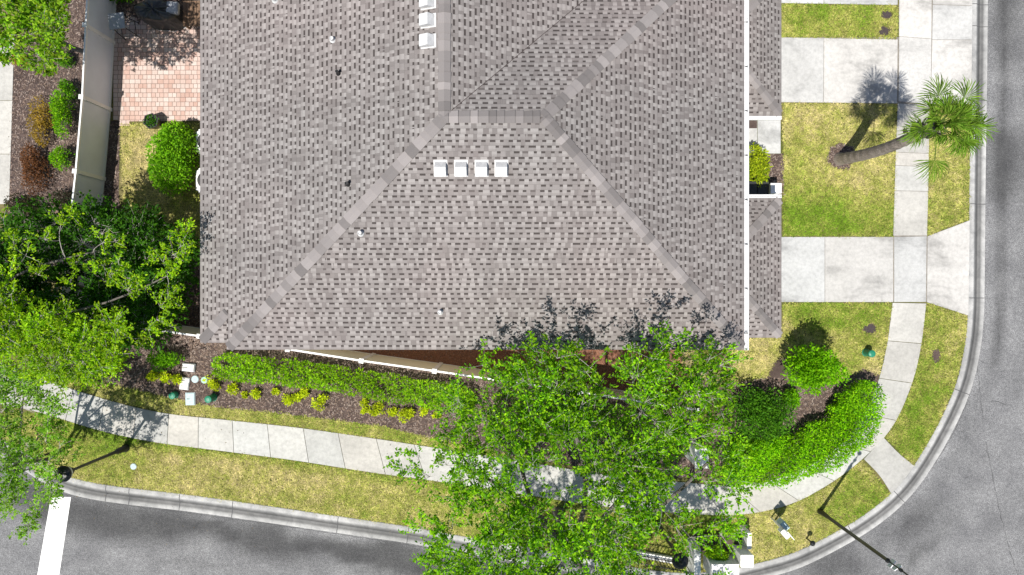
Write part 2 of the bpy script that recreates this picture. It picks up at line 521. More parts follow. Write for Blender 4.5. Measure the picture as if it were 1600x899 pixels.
# right road: a dark wheel track, pale strip by the kerb
tr = np.clip(1.0 - np.abs(dist - 0.62) / 0.30, 0, 1)
st -= np.where(right & (YY > -3), 0.42, 0.12) * tr * (0.5 + n2)
st += np.where(right, 0.12, 0.05) * np.clip(1 - np.abs(dist - 0.12) / 0.2, 0, 1)
st -= 0.42 * np.clip(1.0 - np.abs(dist - 1.75 - 0.3 * (n2 - .5)) / 0.45, 0, 1) * np.clip(n3 * 1.6 - .4, 0, 1) * right
st -= 0.14 * np.clip((n3 - 0.6) * 4, 0, 1)
st = np.clip(st * (0.92 + 0.16 * n2), 0.36, 1.2)
vv = np.stack([XX.ravel(), YY.ravel(), np.zeros(XX.size)], 1)
nx, ny = XX.shape
idx = np.arange(nx * ny).reshape(nx, ny)
ff = np.stack([idx[:-1, :-1].ravel(), idx[1:, :-1].ravel(), idx[1:, 1:].ravel(), idx[:-1, 1:].ravel()], 1)
me = bpy.data.meshes.new('road')
me.from_pydata(vv.tolist(), [], ff.tolist())
at = me.attributes.new('Col', 'FLOAT_COLOR', 'POINT')
cc = np.ones((st.size, 4), np.float32); cc[:, :3] = st.ravel()[:, None]
at.data.foreach_set('color', cc.ravel())
link('road', me, M['asphalt'])['kind'] = 'structure'
# lawn sheet of the block
sheet('lawn', block, Z_LAWN, M['lawn'])

# kerb: swept profile outward from the block edge
def sweep(name, line, prof, mat, cols, jitter=0.0, gaps=None):
    mb = MB(); vs = []; fs = []; cs = []
    n = len(prof)
    dacc = 0.0
    for i, p_ in enumerate(line):
        d = (line[min(i + 1, len(line) - 1)] - line[max(i - 1, 0)]); d.z = 0; d.normalize()
        nrm = Vector((-d.y, d.x, 0))            # left of travel = outward (travel is clockwise)
        if i: dacc += (p_ - line[i - 1]).length
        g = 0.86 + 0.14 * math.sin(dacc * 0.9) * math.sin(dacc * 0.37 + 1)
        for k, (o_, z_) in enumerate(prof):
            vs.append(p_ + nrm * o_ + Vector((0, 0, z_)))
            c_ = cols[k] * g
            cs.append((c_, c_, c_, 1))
    for i in range(len(line) - 1):
        for k in range(n - 1):
            fs.append((i * n + k, i * n + k + 1, (i + 1) * n + k + 1, (i + 1) * n + k))
    mb.v = [tuple(v) for v in vs]; mb.f = fs; mb.c = cs
    return mb.build(name, mat, colors=True)
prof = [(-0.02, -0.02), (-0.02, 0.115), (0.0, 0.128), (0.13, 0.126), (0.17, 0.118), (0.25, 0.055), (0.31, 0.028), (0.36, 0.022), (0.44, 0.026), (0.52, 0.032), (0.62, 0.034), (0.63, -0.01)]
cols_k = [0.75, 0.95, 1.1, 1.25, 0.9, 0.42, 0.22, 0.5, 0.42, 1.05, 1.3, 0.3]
kd = edge[::-1]                                  # travel so that outward is on the left... checked by sign below
dv = kd[1] - kd[0]
kerb_line = catmull(G(edge_px), 0.12)
tst = kerb_line[10]; dd = kerb_line[11] - kerb_line[10]
if not (Vector((-dd.y, dd.x, 0)).x > 0): kerb_line = kerb_line[::-1]
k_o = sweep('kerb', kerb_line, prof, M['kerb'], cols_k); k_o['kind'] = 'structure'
# kerb joints
mbj = MB()
for px_, py_ in ((1527, 8), (1526, 45), (1525, 160), (1524, 318), (1522, 467), (1498, 610), (1405, 775), (1335, 838), (205, 776), (170, 768), (283, 784), (362, 796), (530, 820), (640, 838)):
    c_ = P(px_, py_)
    j = min(range(len(kerb_line)), key=lambda q: (kerb_line[q] - c_).length)
    j = max(1, min(j, len(kerb_line) - 2))
    d = (kerb_line[j + 1] - kerb_line[j - 1]).normalized(); nr = Vector((-d.y, d.x, 0))
    for (o0, z0), (o1, z1) in zip(prof[2:-2], prof[3:-1]):
        a_ = kerb_line[j] + nr * o0 + Vector((0, 0, z0 + .003)); b_ = kerb_line[j] + nr * o1 + Vector((0, 0, z1 + .003))
        mbj.add([a_ - d * .012, a_ + d * .012, b_ + d * .012, b_ - d * .012], [(0, 1, 2, 3)])
mbj.build('kerb_joint', M['crack'])['kind'] = 'structure'

# sidewalks as slabs between two edges
def slabs(name, left, right_, joints, z, mat, gap=0.018, thick=0.1, tint=None):
    """left/right: pixel polylines with the same number of points; joints: fractions where it is cut"""
    L = catmull(G(left), 0.15); R = catmull(G(right_), 0.15)
    def samp(line, t):
        s = [0.0]
        for i in range(len(line) - 1): s.append(s[-1] + (line[i + 1] - line[i]).length)
        x = t * s[-1]
        i = max(0, min(len(s) - 2, int(np.searchsorted(s, x)) - 1))
        k = (x - s[i]) / max(s[i + 1] - s[i], 1e-9)
        return line[i].lerp(line[i + 1], max(0, min(1, k)))
    mb = MB()
    J = [0.0] + list(joints) + [1.0]
    tot = sum((L[i + 1] - L[i]).length for i in range(len(L) - 1))
    g = gap / tot / 2
    for j in range(len(J) - 1):
        t = random.uniform(0.86, 1.06)
        wr = random.uniform(0.97, 1.02)
        mb.cur = (t * wr, t, t / wr, 1)
        m_ = max(2, int((J[j + 1] - J[j]) * tot / 0.3))
        ts = [J[j] + g + (J[j + 1] - J[j] - 2 * g) * k / m_ for k in range(m_ + 1)]
        poly = [samp(L, t_) for t_ in ts] + [samp(R, t_) for t_ in ts[::-1]]
        A = sum(poly[i].x * poly[(i + 1) % len(poly)].y - poly[(i + 1) % len(poly)].x * poly[i].y for i in range(len(poly)))
        if A < 0: poly = poly[::-1]
        mb.prism([(q.x, q.y) for q in poly], z - thick, z)
    o = mb.build(name, mat, colors=True)
    o['kind'] = 'structure'
    return o

# long sidewalk along the bottom and round the corner, up to the lower driveway
sw_in = [(-120, 540), (-20, 560), (85, 597), (180, 627), (260, 645), (360, 656), (470, 668), (590, 685), (700, 702), (830, 722), (950, 741), (1060, 752), (1140, 757), (1200, 750), (1255, 730), (1305, 698), (1343, 655), (1368, 600), (1383, 540), (1392, 473)]
sw_out = [(-150, 600), (-40, 622), (62, 643), (160, 672), (245, 690), (352, 704), (460, 718), (582, 737), (692, 752), (822, 772), (945, 790), (1060, 800), (1150, 803), (1228, 788), (1290, 757), (1345, 716), (1392, 665), (1422, 598), (1436, 540), (1444, 474)]
slabs('sidewalk', sw_in, sw_out, [0.02, .05, .085, .115, .145, .175, .205, .235, .262, .293, .325, .358, .39, .425, .46, .50, .54, .58, .615, .65, .69, .72, .75, .785, .82, .86, .895, .93, .965], Z_WALK, M['concrete'])
slabs('sidewalk', [(1402, -260), (1402, 62), (1401, 160)], [(1453, -260), (1452, 62), (1450, 165)], [0.2, .4, .6, .76], Z_WALK + .003, M['drive'])
slabs('sidewalk', [(1400, 163), (1397, 240), (1395, 300), (1393, 369)], [(1449, 166), (1448, 240), (1447, 300), (1445, 369)], [0.37, 0.47, 0.66], Z_WALK, M['concrete'])
# kerb ramp path
sheet_r = slabs('path', [(1347, 716), (1372, 742), (1391, 772)], [(1378, 683), (1402, 708), (1427, 728)], [], Z_WALK - 0.004, M['concrete'])
for jz, jp in enumerate(([(1150, 60), (1516, 60), (1514, 164), (1150, 161)], [(1402, -200), (1516, -200), (1516, 66), (1402, 64)], [(1400, 163), (1449, 164), (1446, 371), (1394, 371)], [(1150, 371), (1446, 370.5), (1511, 346), (1509, 492), (1445, 471.5), (1150, 471.5)])):
    sheet('path_bed', G(jp), 0.107 + 0.002 * jz, M['joint'])
# driveways and aprons
def drive(name, left, right_, joints): return slabs(name, left, right_, joints, Z_DRIVE, M['drive'])
drive('driveway', [(1150, 371), (1222, 371), (1393, 371)], [(1150, 472), (1222, 472), (1393, 472)], [0.562])
drive('driveway', [(1394, 371), (1445, 370)], [(1394, 472), (1444, 472)], [])
drive('driveway', [(1446, 370), (1512, 345)], [(1445, 472), (1510, 493)], [])
drive('driveway', [(1150, 61), (1222, 61), (1400, 64)], [(1150, 161), (1222, 161), (1399, 163)], [0.54])
drive('driveway', [(1453, 64.6), (1516, 65)], [(1451, 164), (1514, 164)], [])
drive('driveway', [(1454, 9.8), (1516, 11.8)], [(1453, 63.8), (1516, 64.2)], [])
drive('driveway', [(1454, -200), (1517, -200)], [(1454, 9), (1516, 11)], [0.5] if False else [])
drive('driveway', [(1150, -100), (1222, -100), (1400, -100)], [(1150, 7), (1222, 7), (1400, 10)], [0.54])
drive('walkway', [(1130, 188), (1218, 188)], [(1130, 241), (1218, 241)], [0.59])
# concrete lane at the far left
slabs('sidewalk', [(-120, 60), (-118, 320)], [(26, 60), (18, 320)], [0.1, 0.38, 0.7], Z_WALK, M['concrete'])

# mulch beds
def bed(poly_px, step=0.2):
    return sheet('mulch_bed', [p_ for p_ in G(poly_px)], Z_BED, M['mulch'])
bed_front = [(120, 535), (230, 513), (312, 527), (450, 545), (620, 535), (1100, 545), (1110, 600), (1085, 650), (1120, 740), (1060, 745), (950, 735), (830, 716), (705, 690), (660, 680), (600, 666), (520, 655), (420, 643), (340, 636), (270, 622), (180, 600), (60, 575)]
bed_left = [(26, 90), (40, 60), (60, -60), (175, -60), (168, 350), (150, 420), (90, 430), (10, 400), (14, 300), (20, 200)]
bed_side = [(176, 190), (190, 190), (188, 300), (195, 420), (330, 400), (330, 545), (200, 545), (160, 480), (160, 345)]
bed_top = [(176, -80), (330, -80), (330, 50), (176, 32)]
bed_corner = [(1125, 600), (1195, 590), (1212, 560), (1228, 555), (1250, 570), (1300, 600), (1320, 590), (1345, 575), (1372, 585), (1352, 642), (1310, 690), (1255, 727), (1200, 748), (1130, 752), (1110, 690)]
bed_door = [(1120, 241.5), (1222, 241.5), (1224, 305), (1120, 305)]
for bp in (bed_front, bed_left, bed_side, bed_top, bed_corner, bed_door): bed(bp)
m, nt, b = new_mat('red_mulch')
p = coords(nt)
f2 = noise(nt, p, 30, 4, 0.75, 1.0)
nt.links.new(ramp(nt, f2, [(0.32, (0.08, 0.03, 0.018)), (0.5, (0.22, 0.095, 0.055)), (0.68, (0.36, 0.19, 0.12))]), b.inputs['Base Color']); b.inputs['Roughness'].default_value = 0.95
bump(nt, b, f2, 0.8, 0.03)
M['redmulch'] = m
sheet('mulch_bed', G([(330, 500), (1050, 500), (1080, 636), (905, 606), (679, 571), (450, 538), (330, 520)]), Z_BED + .018, M['redmulch'])
# soil patches
def blob(cx, cy, rx, ry, n=18, jit=0.18, seed=1):
    r = random.Random(seed)
    return [(cx + rx * math.cos(2 * math.pi * k / n) * (1 + r.uniform(-jit, jit)), cy + ry * math.sin(2 * math.pi * k / n) * (1 + r.uniform(-jit, jit))) for k in range(n)]
patches = [blob(1383, 25, 8.5, 6, seed=1), blob(1380, 50, 8, 7, jit=.3, seed=2), blob(1357, 514, 10, 7, seed=3), blob(1313, 246, 22, 22, seed=4)]
for i, bp in enumerate(patches[:3]): sheet('soil_patch', G(bp), Z_LAWN + .005, M['soil'])
sheet('soil_patch', G(patches[3]), Z_LAWN + .005, M['mulch'])
sheet('soil_patch', G(blob(1460, 555, 8, 13, jit=.3, seed=9)), Z_LAWN + .004, M['mulch'])
# patio
sheet('patio', G([(180, 28), (330, 30), (330, 190), (205, 191), (205, 198), (189, 198), (189, 190), (180, 189)]), Z_BED + .012, M['paver'])
sheet('soil_patch', G([(1168, 189.5), (1181, 189.5), (1181, 202), (1168, 202)]), Z_DRIVE + 0.005, M['mulch'])

# stop bar and road cracks
sheet('stop_line', G([(80, 776), (111, 777), (88, 930), (53, 930)]), 0.006, M['paint'])
mbc = MB()
r = random.Random(4)
def crack(pts, w):
    ln = catmull(G(pts), 0.12)
    for i in range(len(ln) - 1):
        a_, b_ = ln[i], ln[i + 1]
        d = (b_ - a_).normalized(); nr = Vector((-d.y, d.x, 0))
        o0 = nr * 0.02 * math.sin(i * 1.7) * r.random(); o1 = nr * 0.02 * math.sin((i + 1) * 1.7) * r.random()
        w0 = .7 * w * r.uniform(.3, 1.2)
        mbc.add([a_ + o0 - nr * w0 + Vector((0, 0, .004)), b_ + o0 - nr * w0 + Vector((0, 0, .004)), b_ + o0 + nr * w0 + Vector((0, 0, .004)), a_ + o0 + nr * w0 + Vector((0, 0, .004))], [(0, 1, 2, 3)])
crack([(1527, 570), (1532, 620), (1536, 660)], .012); crack([(1530, 600), (1525, 640), (1520, 668)], .009)
crack([(1540, 690), (1548, 730), (1560, 790), (1575, 850), (1590, 899)], .018)
crack([(1406, 835), (1414, 845), (1420, 852)], .01); crack([(1548, 627), (1560, 628), (1572, 633)], .016)
crack([(1558, 318), (1570, 320), (1590, 317)], .012); crack([(1575, 330), (1578, 345), (1583, 360)], .01)
crack([(1532, 530), (1540, 534), (1548, 535)], .012); crack([(1533, 565), (1540, 569)], .012)
crack([(1531, 470), (1531, 540), (1518, 605), (1494, 668), (1458, 728), (1422, 772), (1372, 814), (1312, 852), (1250, 878), (1190, 895)], .01)
crack([(95, 765), (150, 780), (200, 790), (300, 803), (400, 816), (530, 835), (690, 860)], .011)
mbc.build('road_crack', M['crack'])['kind'] = 'structure'

# ------------------------------------------------------------------ grass and mulch chips (stuff)
def scatter(polys, density, holes=()):
    pts = []
    for poly in polys:
        q = [(v.x, v.y) for v in G(poly)]
        x0, x1 = min(a_ for a_, _ in q), max(a_ for a_, _ in q); y0, y1 = min(b_ for _, b_ in q), max(b_ for _, b_ in q)
        n = int((x1 - x0) * (y1 - y0) * density)
        x = RNG.uniform(x0, x1, n); y = RNG.uniform(y0, y1, n)
        k = inpoly(x, y, q)
        for hp in holes:
            k &= ~inpoly(x, y, [(v.x, v.y) for v in G(hp)])
        pts.append(np.stack([x[k], y[k]], 1))
    return np.concatenate(pts)

def tri_mesh(name, V, C):
    """V: (n,k,3) polygons with k corners each, C: (n,3)"""
    n, k, _ = V.shape
    me = bpy.data.meshes.new(name)
    me.vertices.add(n * k); me.loops.add(n * k); me.polygons.add(n)
    me.vertices.foreach_set('co', V.astype(np.float32).ravel())
    me.loops.foreach_set('vertex_index', np.arange(n * k, dtype=np.int32))
    me.polygons.foreach_set('loop_start', np.arange(0, n * k, k, dtype=np.int32))
    me.polygons.foreach_set('loop_total', np.full(n, k, dtype=np.int32))
    a = me.attributes.new('Col', 'FLOAT_COLOR', 'POINT')
    cc = np.ones((n, k, 4), np.float32); cc[:, :, :3] = C[:, None, :]
    a.data.foreach_set('color', cc.ravel())
    me.update(calc_edges=True)
    return me

lawns = [
    [(60, 735), (100, 745), (205, 761), (400, 786), (640, 821), (800, 849), (980, 883), (1060, 893), (1130, 889), (1180, 878), (1180, 801), (1060, 801), (945, 792), (822, 774), (692, 754), (582, 739), (460, 720), (352, 706), (245, 692), (160, 674), (62, 645), (10, 640), (10, 690)],
    [(85, 595), (60, 572), (180, 600), (270, 622), (340, 636), (420, 643), (520, 655), (600, 666), (660, 680), (705, 690), (830, 716), (830, 720), (700, 700), (590, 683), (470, 666), (360, 654), (260, 643), (180, 625)],
    [(1222, 163), (1398, 165), (1395, 300), (1392, 369), (1222, 369)],
    [(1448, 168), (1513, 168), (1511, 343), (1446, 368)],
    [(1215, 9), (1399, 11), (1399, 62), (1215, 60)],
    [(1222, 474), (1391, 474), (1382, 540), (1371, 585), (1345, 575), (1300, 600), (1250, 570), (1228, 555), (1212, 560), (1195, 590), (1125, 600), (1070, 590), (1050, 545), (1160, 530), (1222, 525)],
    [(1445, 475), (1509, 494), (1504, 540), (1490, 598), (1463, 661), (1426, 727), (1381, 682), (1394, 666), (1424, 598), (1437, 540)],
    [(1345, 719), (1389, 772), (1344, 805), (1290, 837), (1240, 861), (1181, 878), (1181, 799), (1230, 789), (1292, 758)],
    [(191, 196), (330, 196), (330, 395), (200, 395)],
]
gp = scatter(lawns, 1800, holes=[blob(1313, 246, 22, 22, seed=4, jit=.1), blob(1383, 25, 10.5, 8, seed=1), blob(1380, 50, 10, 9, jit=.3, seed=2), blob(1357, 514, 12, 9, seed=3), blob(1460, 555, 8, 13, jit=.3, seed=9)])
n = len(gp)
big_ = vnoise(gp[:, 0] * 0.55, gp[:, 1] * 0.55, 21); mid_ = vnoise(gp[:, 0] * 2.2, gp[:, 1] * 2.2, 22); fine = RNG.random(n)
gp += RNG.normal(0, .03, gp.shape)
gx, gy = gp[:, 0], gp[:, 1]
# greener places: lawn by the driveway, top strip; straw-dry: bottom verge
dry = 0.50 + 0.30 * (big_ - .5) + 0.32 * (mid_ - .5) + 0.55 * (fine - .5) + .30 * (vnoise(gx * 5.5, gy * 5.5, 26) - .5)
def near(px_, py_, rx_, ry_):
    c_ = P(px_, py_)
    return np.clip(1.4 - np.hypot((gx - c_.x) / (rx_ / 42.7), (gy - c_.y) / (ry_ / 42.7)), 0, 1)
dry -= 0.42 * near(1290, 345, 110, 40) + 0.30 * near(1300, 35, 95, 45) + .30 * near(1290, 490, 60, 25) + .3 * near(1330, 790, 60, 45) + .25 * near(1470, 560, 60, 90) * 0.3
dry -= 0.30 * near(1430, 660, 25, 60) + .25 * near(150, 700, 80, 50)
dry += 0.22 * near(450, 745, 330, 40) + 0.25 * near(1160, 560, 70, 50) + .20 * near(1330, 200, 70, 70) + .25 * near(1370, 575, 30, 20) + .3 * near(230, 260, 60, 60)
dsw = polydist(gx, gy, [(v.x, v.y) for v in G(sw_out)])
dry -= 0.38 * np.clip(1 - dsw / 0.45, 0, 1) * (gx < 8)
dry = np.clip(dry, 0, 1)
gcol = np.zeros((n, 3))
c0 = np.array((0.16, 0.28, 0.018)); c1 = np.array((0.40, 0.40, 0.095)); c2 = np.array((0.64, 0.54, 0.27))
t = dry[:, None]
gcol = np.where(t < .5, c0 + (c1 - c0) * t * 2, c1 + (c2 - c1) * (t - .5) * 2) * RNG.uniform(0.5, 1.3, n)[:, None] * (0.72 + .56 * vnoise(gx * 9, gy * 9, 24))[:, None]
ang = RNG.uniform(0, 2 * np.pi, n); ln = RNG.uniform(0.05, 0.12, n); wd = RNG.uniform(0.009, 0.021, n); hh = RNG.uniform(0.015, 0.05, n)
ax = np.stack([np.cos(ang), np.sin(ang), np.zeros(n)], 1); bx = np.stack([-np.sin(ang), np.cos(ang), np.zeros(n)], 1)
base = np.stack([gx, gy, np.full(n, Z_LAWN + 0.002)], 1)
tip = base + ax * ln[:, None]; tip[:, 2] += hh
V = np.stack([base - bx * wd[:, None], base + bx * wd[:, None], tip], 1)
link('grass', tri_mesh('grass', V, gcol), M['grassblade'])['kind'] = 'stuff'

cp = scatter([bed_front, bed_left, bed_side, bed_top, bed_corner, bed_door, patches[3]], 420, holes=[[(1086, 520), (1600, 520), (1600, 590), (1086, 590)]])
n = len(cp)
ang = RNG.uniform(0, 2 * np.pi, n); ln = RNG.uniform(0.02, 0.06, n); wd = RNG.uniform(0.006, 0.018, n)
ax = np.stack([np.cos(ang), np.sin(ang), RNG.uniform(-.2, .2, n)], 1); bx = np.stack([-np.sin(ang), np.cos(ang), RNG.uniform(-.3, .3, n)], 1)
base = np.stack([cp[:, 0], cp[:, 1], np.full(n, Z_BED + 0.014)], 1)
V = np.stack([base - ax * ln[:, None] - bx * wd[:, None], base + ax * ln[:, None] - bx * wd[:, None], base + ax * ln[:, None] + bx * wd[:, None], base - ax * ln[:, None] + bx * wd[:, None]], 1)
pal = np.array([(0.10, 0.065, 0.05), (0.16, 0.11, 0.09), (0.24, 0.17, 0.13), (0.07, 0.05, 0.045), (0.30, 0.235, 0.20)])
link('mulch_chips', tri_mesh('mulch_chips', V, pal[RNG.integers(0, 5, n)] * RNG.uniform(.7, 1.1, n)[:, None]), M['chip'])['kind'] = 'stuff'

fp = scatter([[(600, 690), (1180, 760), (1180, 899), (600, 860)], [(0, 590), (420, 650), (420, 860), (0, 830)]], 4)
n = len(fp)
ang = RNG.uniform(0, 2 * np.pi, n); ln = RNG.uniform(0.012, 0.035, n)
ax = np.stack([np.cos(ang), np.sin(ang), RNG.uniform(0, .3, n)], 1); bx = np.stack([-np.sin(ang), np.cos(ang), RNG.uniform(0, .3, n)], 1)
base = np.stack([fp[:, 0], fp[:, 1], np.full(n, Z_WALK + 0.012)], 1)
V = np.stack([base - ax * ln[:, None], base - bx * ln[:, None] * .45, base + ax * ln[:, None], base + bx * ln[:, None] * .45], 1)
link('fallen_leaves', tri_mesh('fallen_leaves', V, np.array([(.10, .07, .04), (.16, .12, .05), (.06, .05, .04)])[RNG.integers(0, 3, n)]), M['chip'])['kind'] = 'stuff'

# ------------------------------------------------------------------ townhouse
ZE, ZR = 5.8, 8.0
A = Vector((-1.689, 4.254, ZR)); B = Vector((0.797, 4.254, ZR))
Cc = Vector((-8.02, -1.75, ZE)); D = Vector((6.53, -1.75, ZE)); Fc = Vector((6.53, 10.05, ZE)); Vv = Vector((4.40, 10.05, ZE))
R18 = Vector((-1.689, 18.0, ZR)); E18 = Vector((4.40, 18.0, ZE))
kW = (ZR - ZE) / (A.x - Cc.x)
XW = -8.91; ZW = ZE - kW * (Cc.x - XW)
W18 = Vector((XW, 18.0, ZW)); K1 = Vector((XW, -1.58, ZW)); K2 = Vector((Cc.x, -0.70, ZE)); K4 = Vector((Cc.x, -1.58, ZW + .0))
house = thing('townhouse', 'two-storey house with a large brown-grey shingle hip roof and white gutter', 'house', (-0.8, 5.0, 0))

class Roof:
    def __init__(self): self.v = []; self.f = []; self.uv = []
    def face(self, pts, out=0):
        n = (pts[1] - pts[0]).cross(pts[2] - pts[0]).normalized()
        if n.z < 0: pts = pts[::-1]; n = -n
        up = (Vector((0, 0, 1)) - n * n.z).normalized()
        u = up.cross(n)
        b0 = len(self.v)
        self.v += [tuple(p_) for p_ in pts]; self.f.append(tuple(range(b0, b0 + len(pts))))
        off = random.uniform(0, 50)
        z0 = min(p_.z for p_ in pts)
        for p_ in pts: self.uv.append((p_.dot(u) + off, (p_.z - z0) / max(up.z, 1e-3)))
        return n
    def build(self, name, mat, parent):
        me = bpy.data.meshes.new(name)
        me.from_pydata(self.v, [], self.f)
        l = me.uv_layers.new(name='UVMap')
        for poly in me.polygons:
            for li in poly.loop_indices: l.data[li].uv = self.uv[me.loops[li].vertex_index]
        return link(name, me, mat, parent, True)
rf = Roof()
nS = rf.face([Cc, D, B, A])
nE = rf.face([D, Fc, B])
nN = rf.face([A, B, Fc, Vv])
nWE = rf.face([A, Vv, E18, R18])
nW = rf.face([A, R18, W18, K1, K2, Cc])
nX = rf.face([K1, K4, K2])
roof = rf.build('roof', M['shingle'], house)

def caps(name, p, q, n1, n2, parent, half=0.145, seed=0):
    rr = random.Random(seed); mb = MB()
    d = (q - p); L = d.length; d.normalize()
    def side(nn, other):
        s = nn.cross(d).normalized()
        if s.dot(other) > 0: s = -s
        return s
    # direction pointing away from the other plane
    s1 = n1.cross(d).normalized(); s2 = n2.cross(d).normalized()
    hz = Vector((n1.x - n2.x, n1.y - n2.y, 0))
    if s1.dot(hz) < 0: s1 = -s1
    if s2.dot(hz) > 0: s2 = -s2
    upv = (n1 + n2).normalized()
    x = 0.10
    while x < L:
        ln_ = rr.uniform(0.15, 0.30)
        ln_ = min(ln_, L - x)
        t = rr.choice([0.15, 0.175, 0.20, 0.225, 0.25, 0.28])
        mb.cur = (t * 1.04, t * 0.95, t * 0.92, 1)
        h0, h1 = 0.045, 0.014
        a_ = p + d * x; b_ = p + d * (x + ln_ + 0.01)
        w = half * rr.uniform(.94, 1.05)
        vs = [a_ + upv * h0, b_ + upv * h1, b_ + s1 * w + n1 * h1, a_ + s1 * w + n1 * h0, b_ + s2 * w + n2 * h1, a_ + s2 * w + n2 * h0, a_, a_ + s1 * w, a_ + s2 * w]
        mb.add(vs, [(0, 1, 2, 3), (0, 5, 4, 1), (6, 0, 3, 7), (6, 8, 5, 0)])
        x += ln_
    return mb.build(name, M['cap'], parent, True, colors=True)
caps('hip_cap', Cc, A, nW, nS, roof, seed=1)
caps('hip_cap', D, B, nS, nE, roof, seed=2)
caps('hip_cap', Fc, B, nE, nN, roof, seed=3)
caps('ridge_cap', B, A, nS, nN, roof, 0.155, seed=4)
caps('ridge_cap', R18, A, nW, nWE, roof, 0.155, seed=5)
caps('hip_cap', K1, K2, nW, nX, roof, 0.135, seed=6)
# valley flashing line
mbv = MB()
dv = (Vv - A).normalized(); sv = dv.cross(Vector((0, 0, 1))).normalized()
mbv.add([A + dv * .25 + sv * .008 + Vector((0, 0, .006)), Vv + sv * .008 + Vector((0, 0, .006)), Vv - sv * .008 + Vector((0, 0, .006)), A + dv * .25 - sv * .008 + Vector((0, 0, .006))], [(0, 1, 2, 3)])
mbv.build('valley_strip', M['soil'], roof, True)

# fascia, soffit, gutter
mb = MB()
def fascia(mb, p, q, h=0.17, t=0.02):
    d = (q - p).normalized(); nr = Vector((d.y, -d.x, 0)).normalized()
    a0, b0 = p - nr * t, q - nr * t
    z = Vector((0, 0, -h)); e = Vector((0, 0, -0.004))
    mb.add([p + e, q + e, q + z, p + z, a0 + e, b0 + e, b0 + z, a0 + z], [(0, 3, 2, 1), (4, 5, 6, 7), (3, 7, 6, 2), (0, 1, 5, 4)])
fascia(mb, Cc, D); fascia(mb, D, Fc); fascia(mb, Fc, Vv); fascia(mb, Vv, E18); fascia(mb, E18, R18); fascia(mb, R18, W18); fascia(mb, W18, K1); fascia(mb, K1, K4); fascia(mb, K2, Cc)
mb.build('fascia', M['white'], house, True)
mb = MB()
mb.box(-8.0, 6.5, -1.72, 10.0, ZE - .19, ZE - .16); mb.box(-8.0, 4.38, 10.0, 17.98, ZE - .19, ZE - .16); mb.box(XW + .02, -8.0, -1.5, 17.98, ZW - .19, ZW - .16)
mb.build('soffit', M['white'], house, True)
mb = MB()   # K-style gutter as an open trough
gx0, gx1 = 6.535, 6.655
def gutter(mb, x0, x1, y0, y1, z):
    t = 0.012
    mb.box(x0, x1, y0, y1, z - .11, z - .098)
    mb.box(x0, x0 + t, y0, y1, z - .098, z + .012); mb.box(x1 - 0.028, x1, y0, y1, z - .098, z + .016)
    mb.box(x0 + t, x1 - .028, y0, y0 + t, z - .098, z + .01); mb.box(x0 + t, x1 - .028, y1 - t, y1, z - .098, z + .01)
gutter(mb, gx0, gx1, -1.76, 10.0, ZE)
mb.box(6.56, 6.63, -1.62, -1.55, 0.1, ZE - .11)
go = mb.build('gutter', M['whitemetal'], house, True)
yy = -1.3
while yy < 9.8:
    MB().box(gx0 + .014, gx1 - .03, yy, yy + .03, ZE - .004, ZE + .008).build('hanger', M['darkgrille'], go, True); yy += 1.25
# walls
mb = MB()
mb.prism([(-7.6, -1.3), (6.1, -1.3), (6.1, 9.6), (4.0, 9.6), (4.0, 17.6), (-8.5, 17.6), (-8.5, -0.3), (-7.6, -0.3)], 0.0, ZE - .32)
wall = mb.build('wall', M['stucco'], house, True)
def window(x, y, z, w, h, axis, sgn):
    """axis 'x': wall faces +-x"""
    f = MB(); g = MB()
    def bb(mb_, a0, a1, z0, z1, d0, d1):
        if axis == 'x': mb_.box(min(x + sgn * d0, x + sgn * d1), max(x + sgn * d0, x + sgn * d1), y + a0, y + a1, z0, z1)
        else: mb_.box(x + a0, x + a1, min(y + sgn * d0, y + sgn * d1), max(y + sgn * d0, y + sgn * d1), z0, z1)
    bb(f, -w / 2 - .07, -w / 2, z - .07, z + h + .07, 0.002, .05); bb(f, w / 2, w / 2 + .07, z - .07, z + h + .07, 0.002, .05)
    bb(f, -w / 2, w / 2, z - .07, z, 0.002, .05); bb(f, -w / 2, w / 2, z + h, z + h + .07, 0.002, .05); bb(f, -w / 2, w / 2, z + h / 2 - .02, z + h / 2 + .02, 0.002, .04)
    fo = f.build('window', M['white'], house, True)
    bb(g, -w / 2 + .001, w / 2 - .001, z + .001, z + h - .001, 0.003, .015)
    g.build('pane', M['glass'], fo, True)
for y_ in (0.5, 3.6, 7.6, 11.5): window(-8.5, y_, 3.6, 1.1, 1.3, 'x', -1)
for y_ in (1.2, 8.5): window(-8.5, y_, 0.9, 1.3, 1.3, 'x', -1)
for x_ in (-6, -2.2, 1.6, 4.6): window(x_, -1.3, 3.6, 1.0, 1.3, 'y', -1)
for x_ in (-5.2, 2.6): window(x_, -1.3, 0.9, 1.0, 1.3, 'y', -1)
for y_ in (0.6, 3.9, 7.2): window(6.1, y_, 4.1, 1.1, 1.2, 'x', 1)
mb = MB().box(6.102, 6.15, 4.3, 5.25, 0.13, 2.25); dr = mb.build('door', M['wood'], house, True)
MB().lathe([(0.02, 0), (.035, .01), (.035, .05), (.01, .06)], 10, (6.19, 4.42, 1.1)).build('handle', M['greymetal'], dr, True)

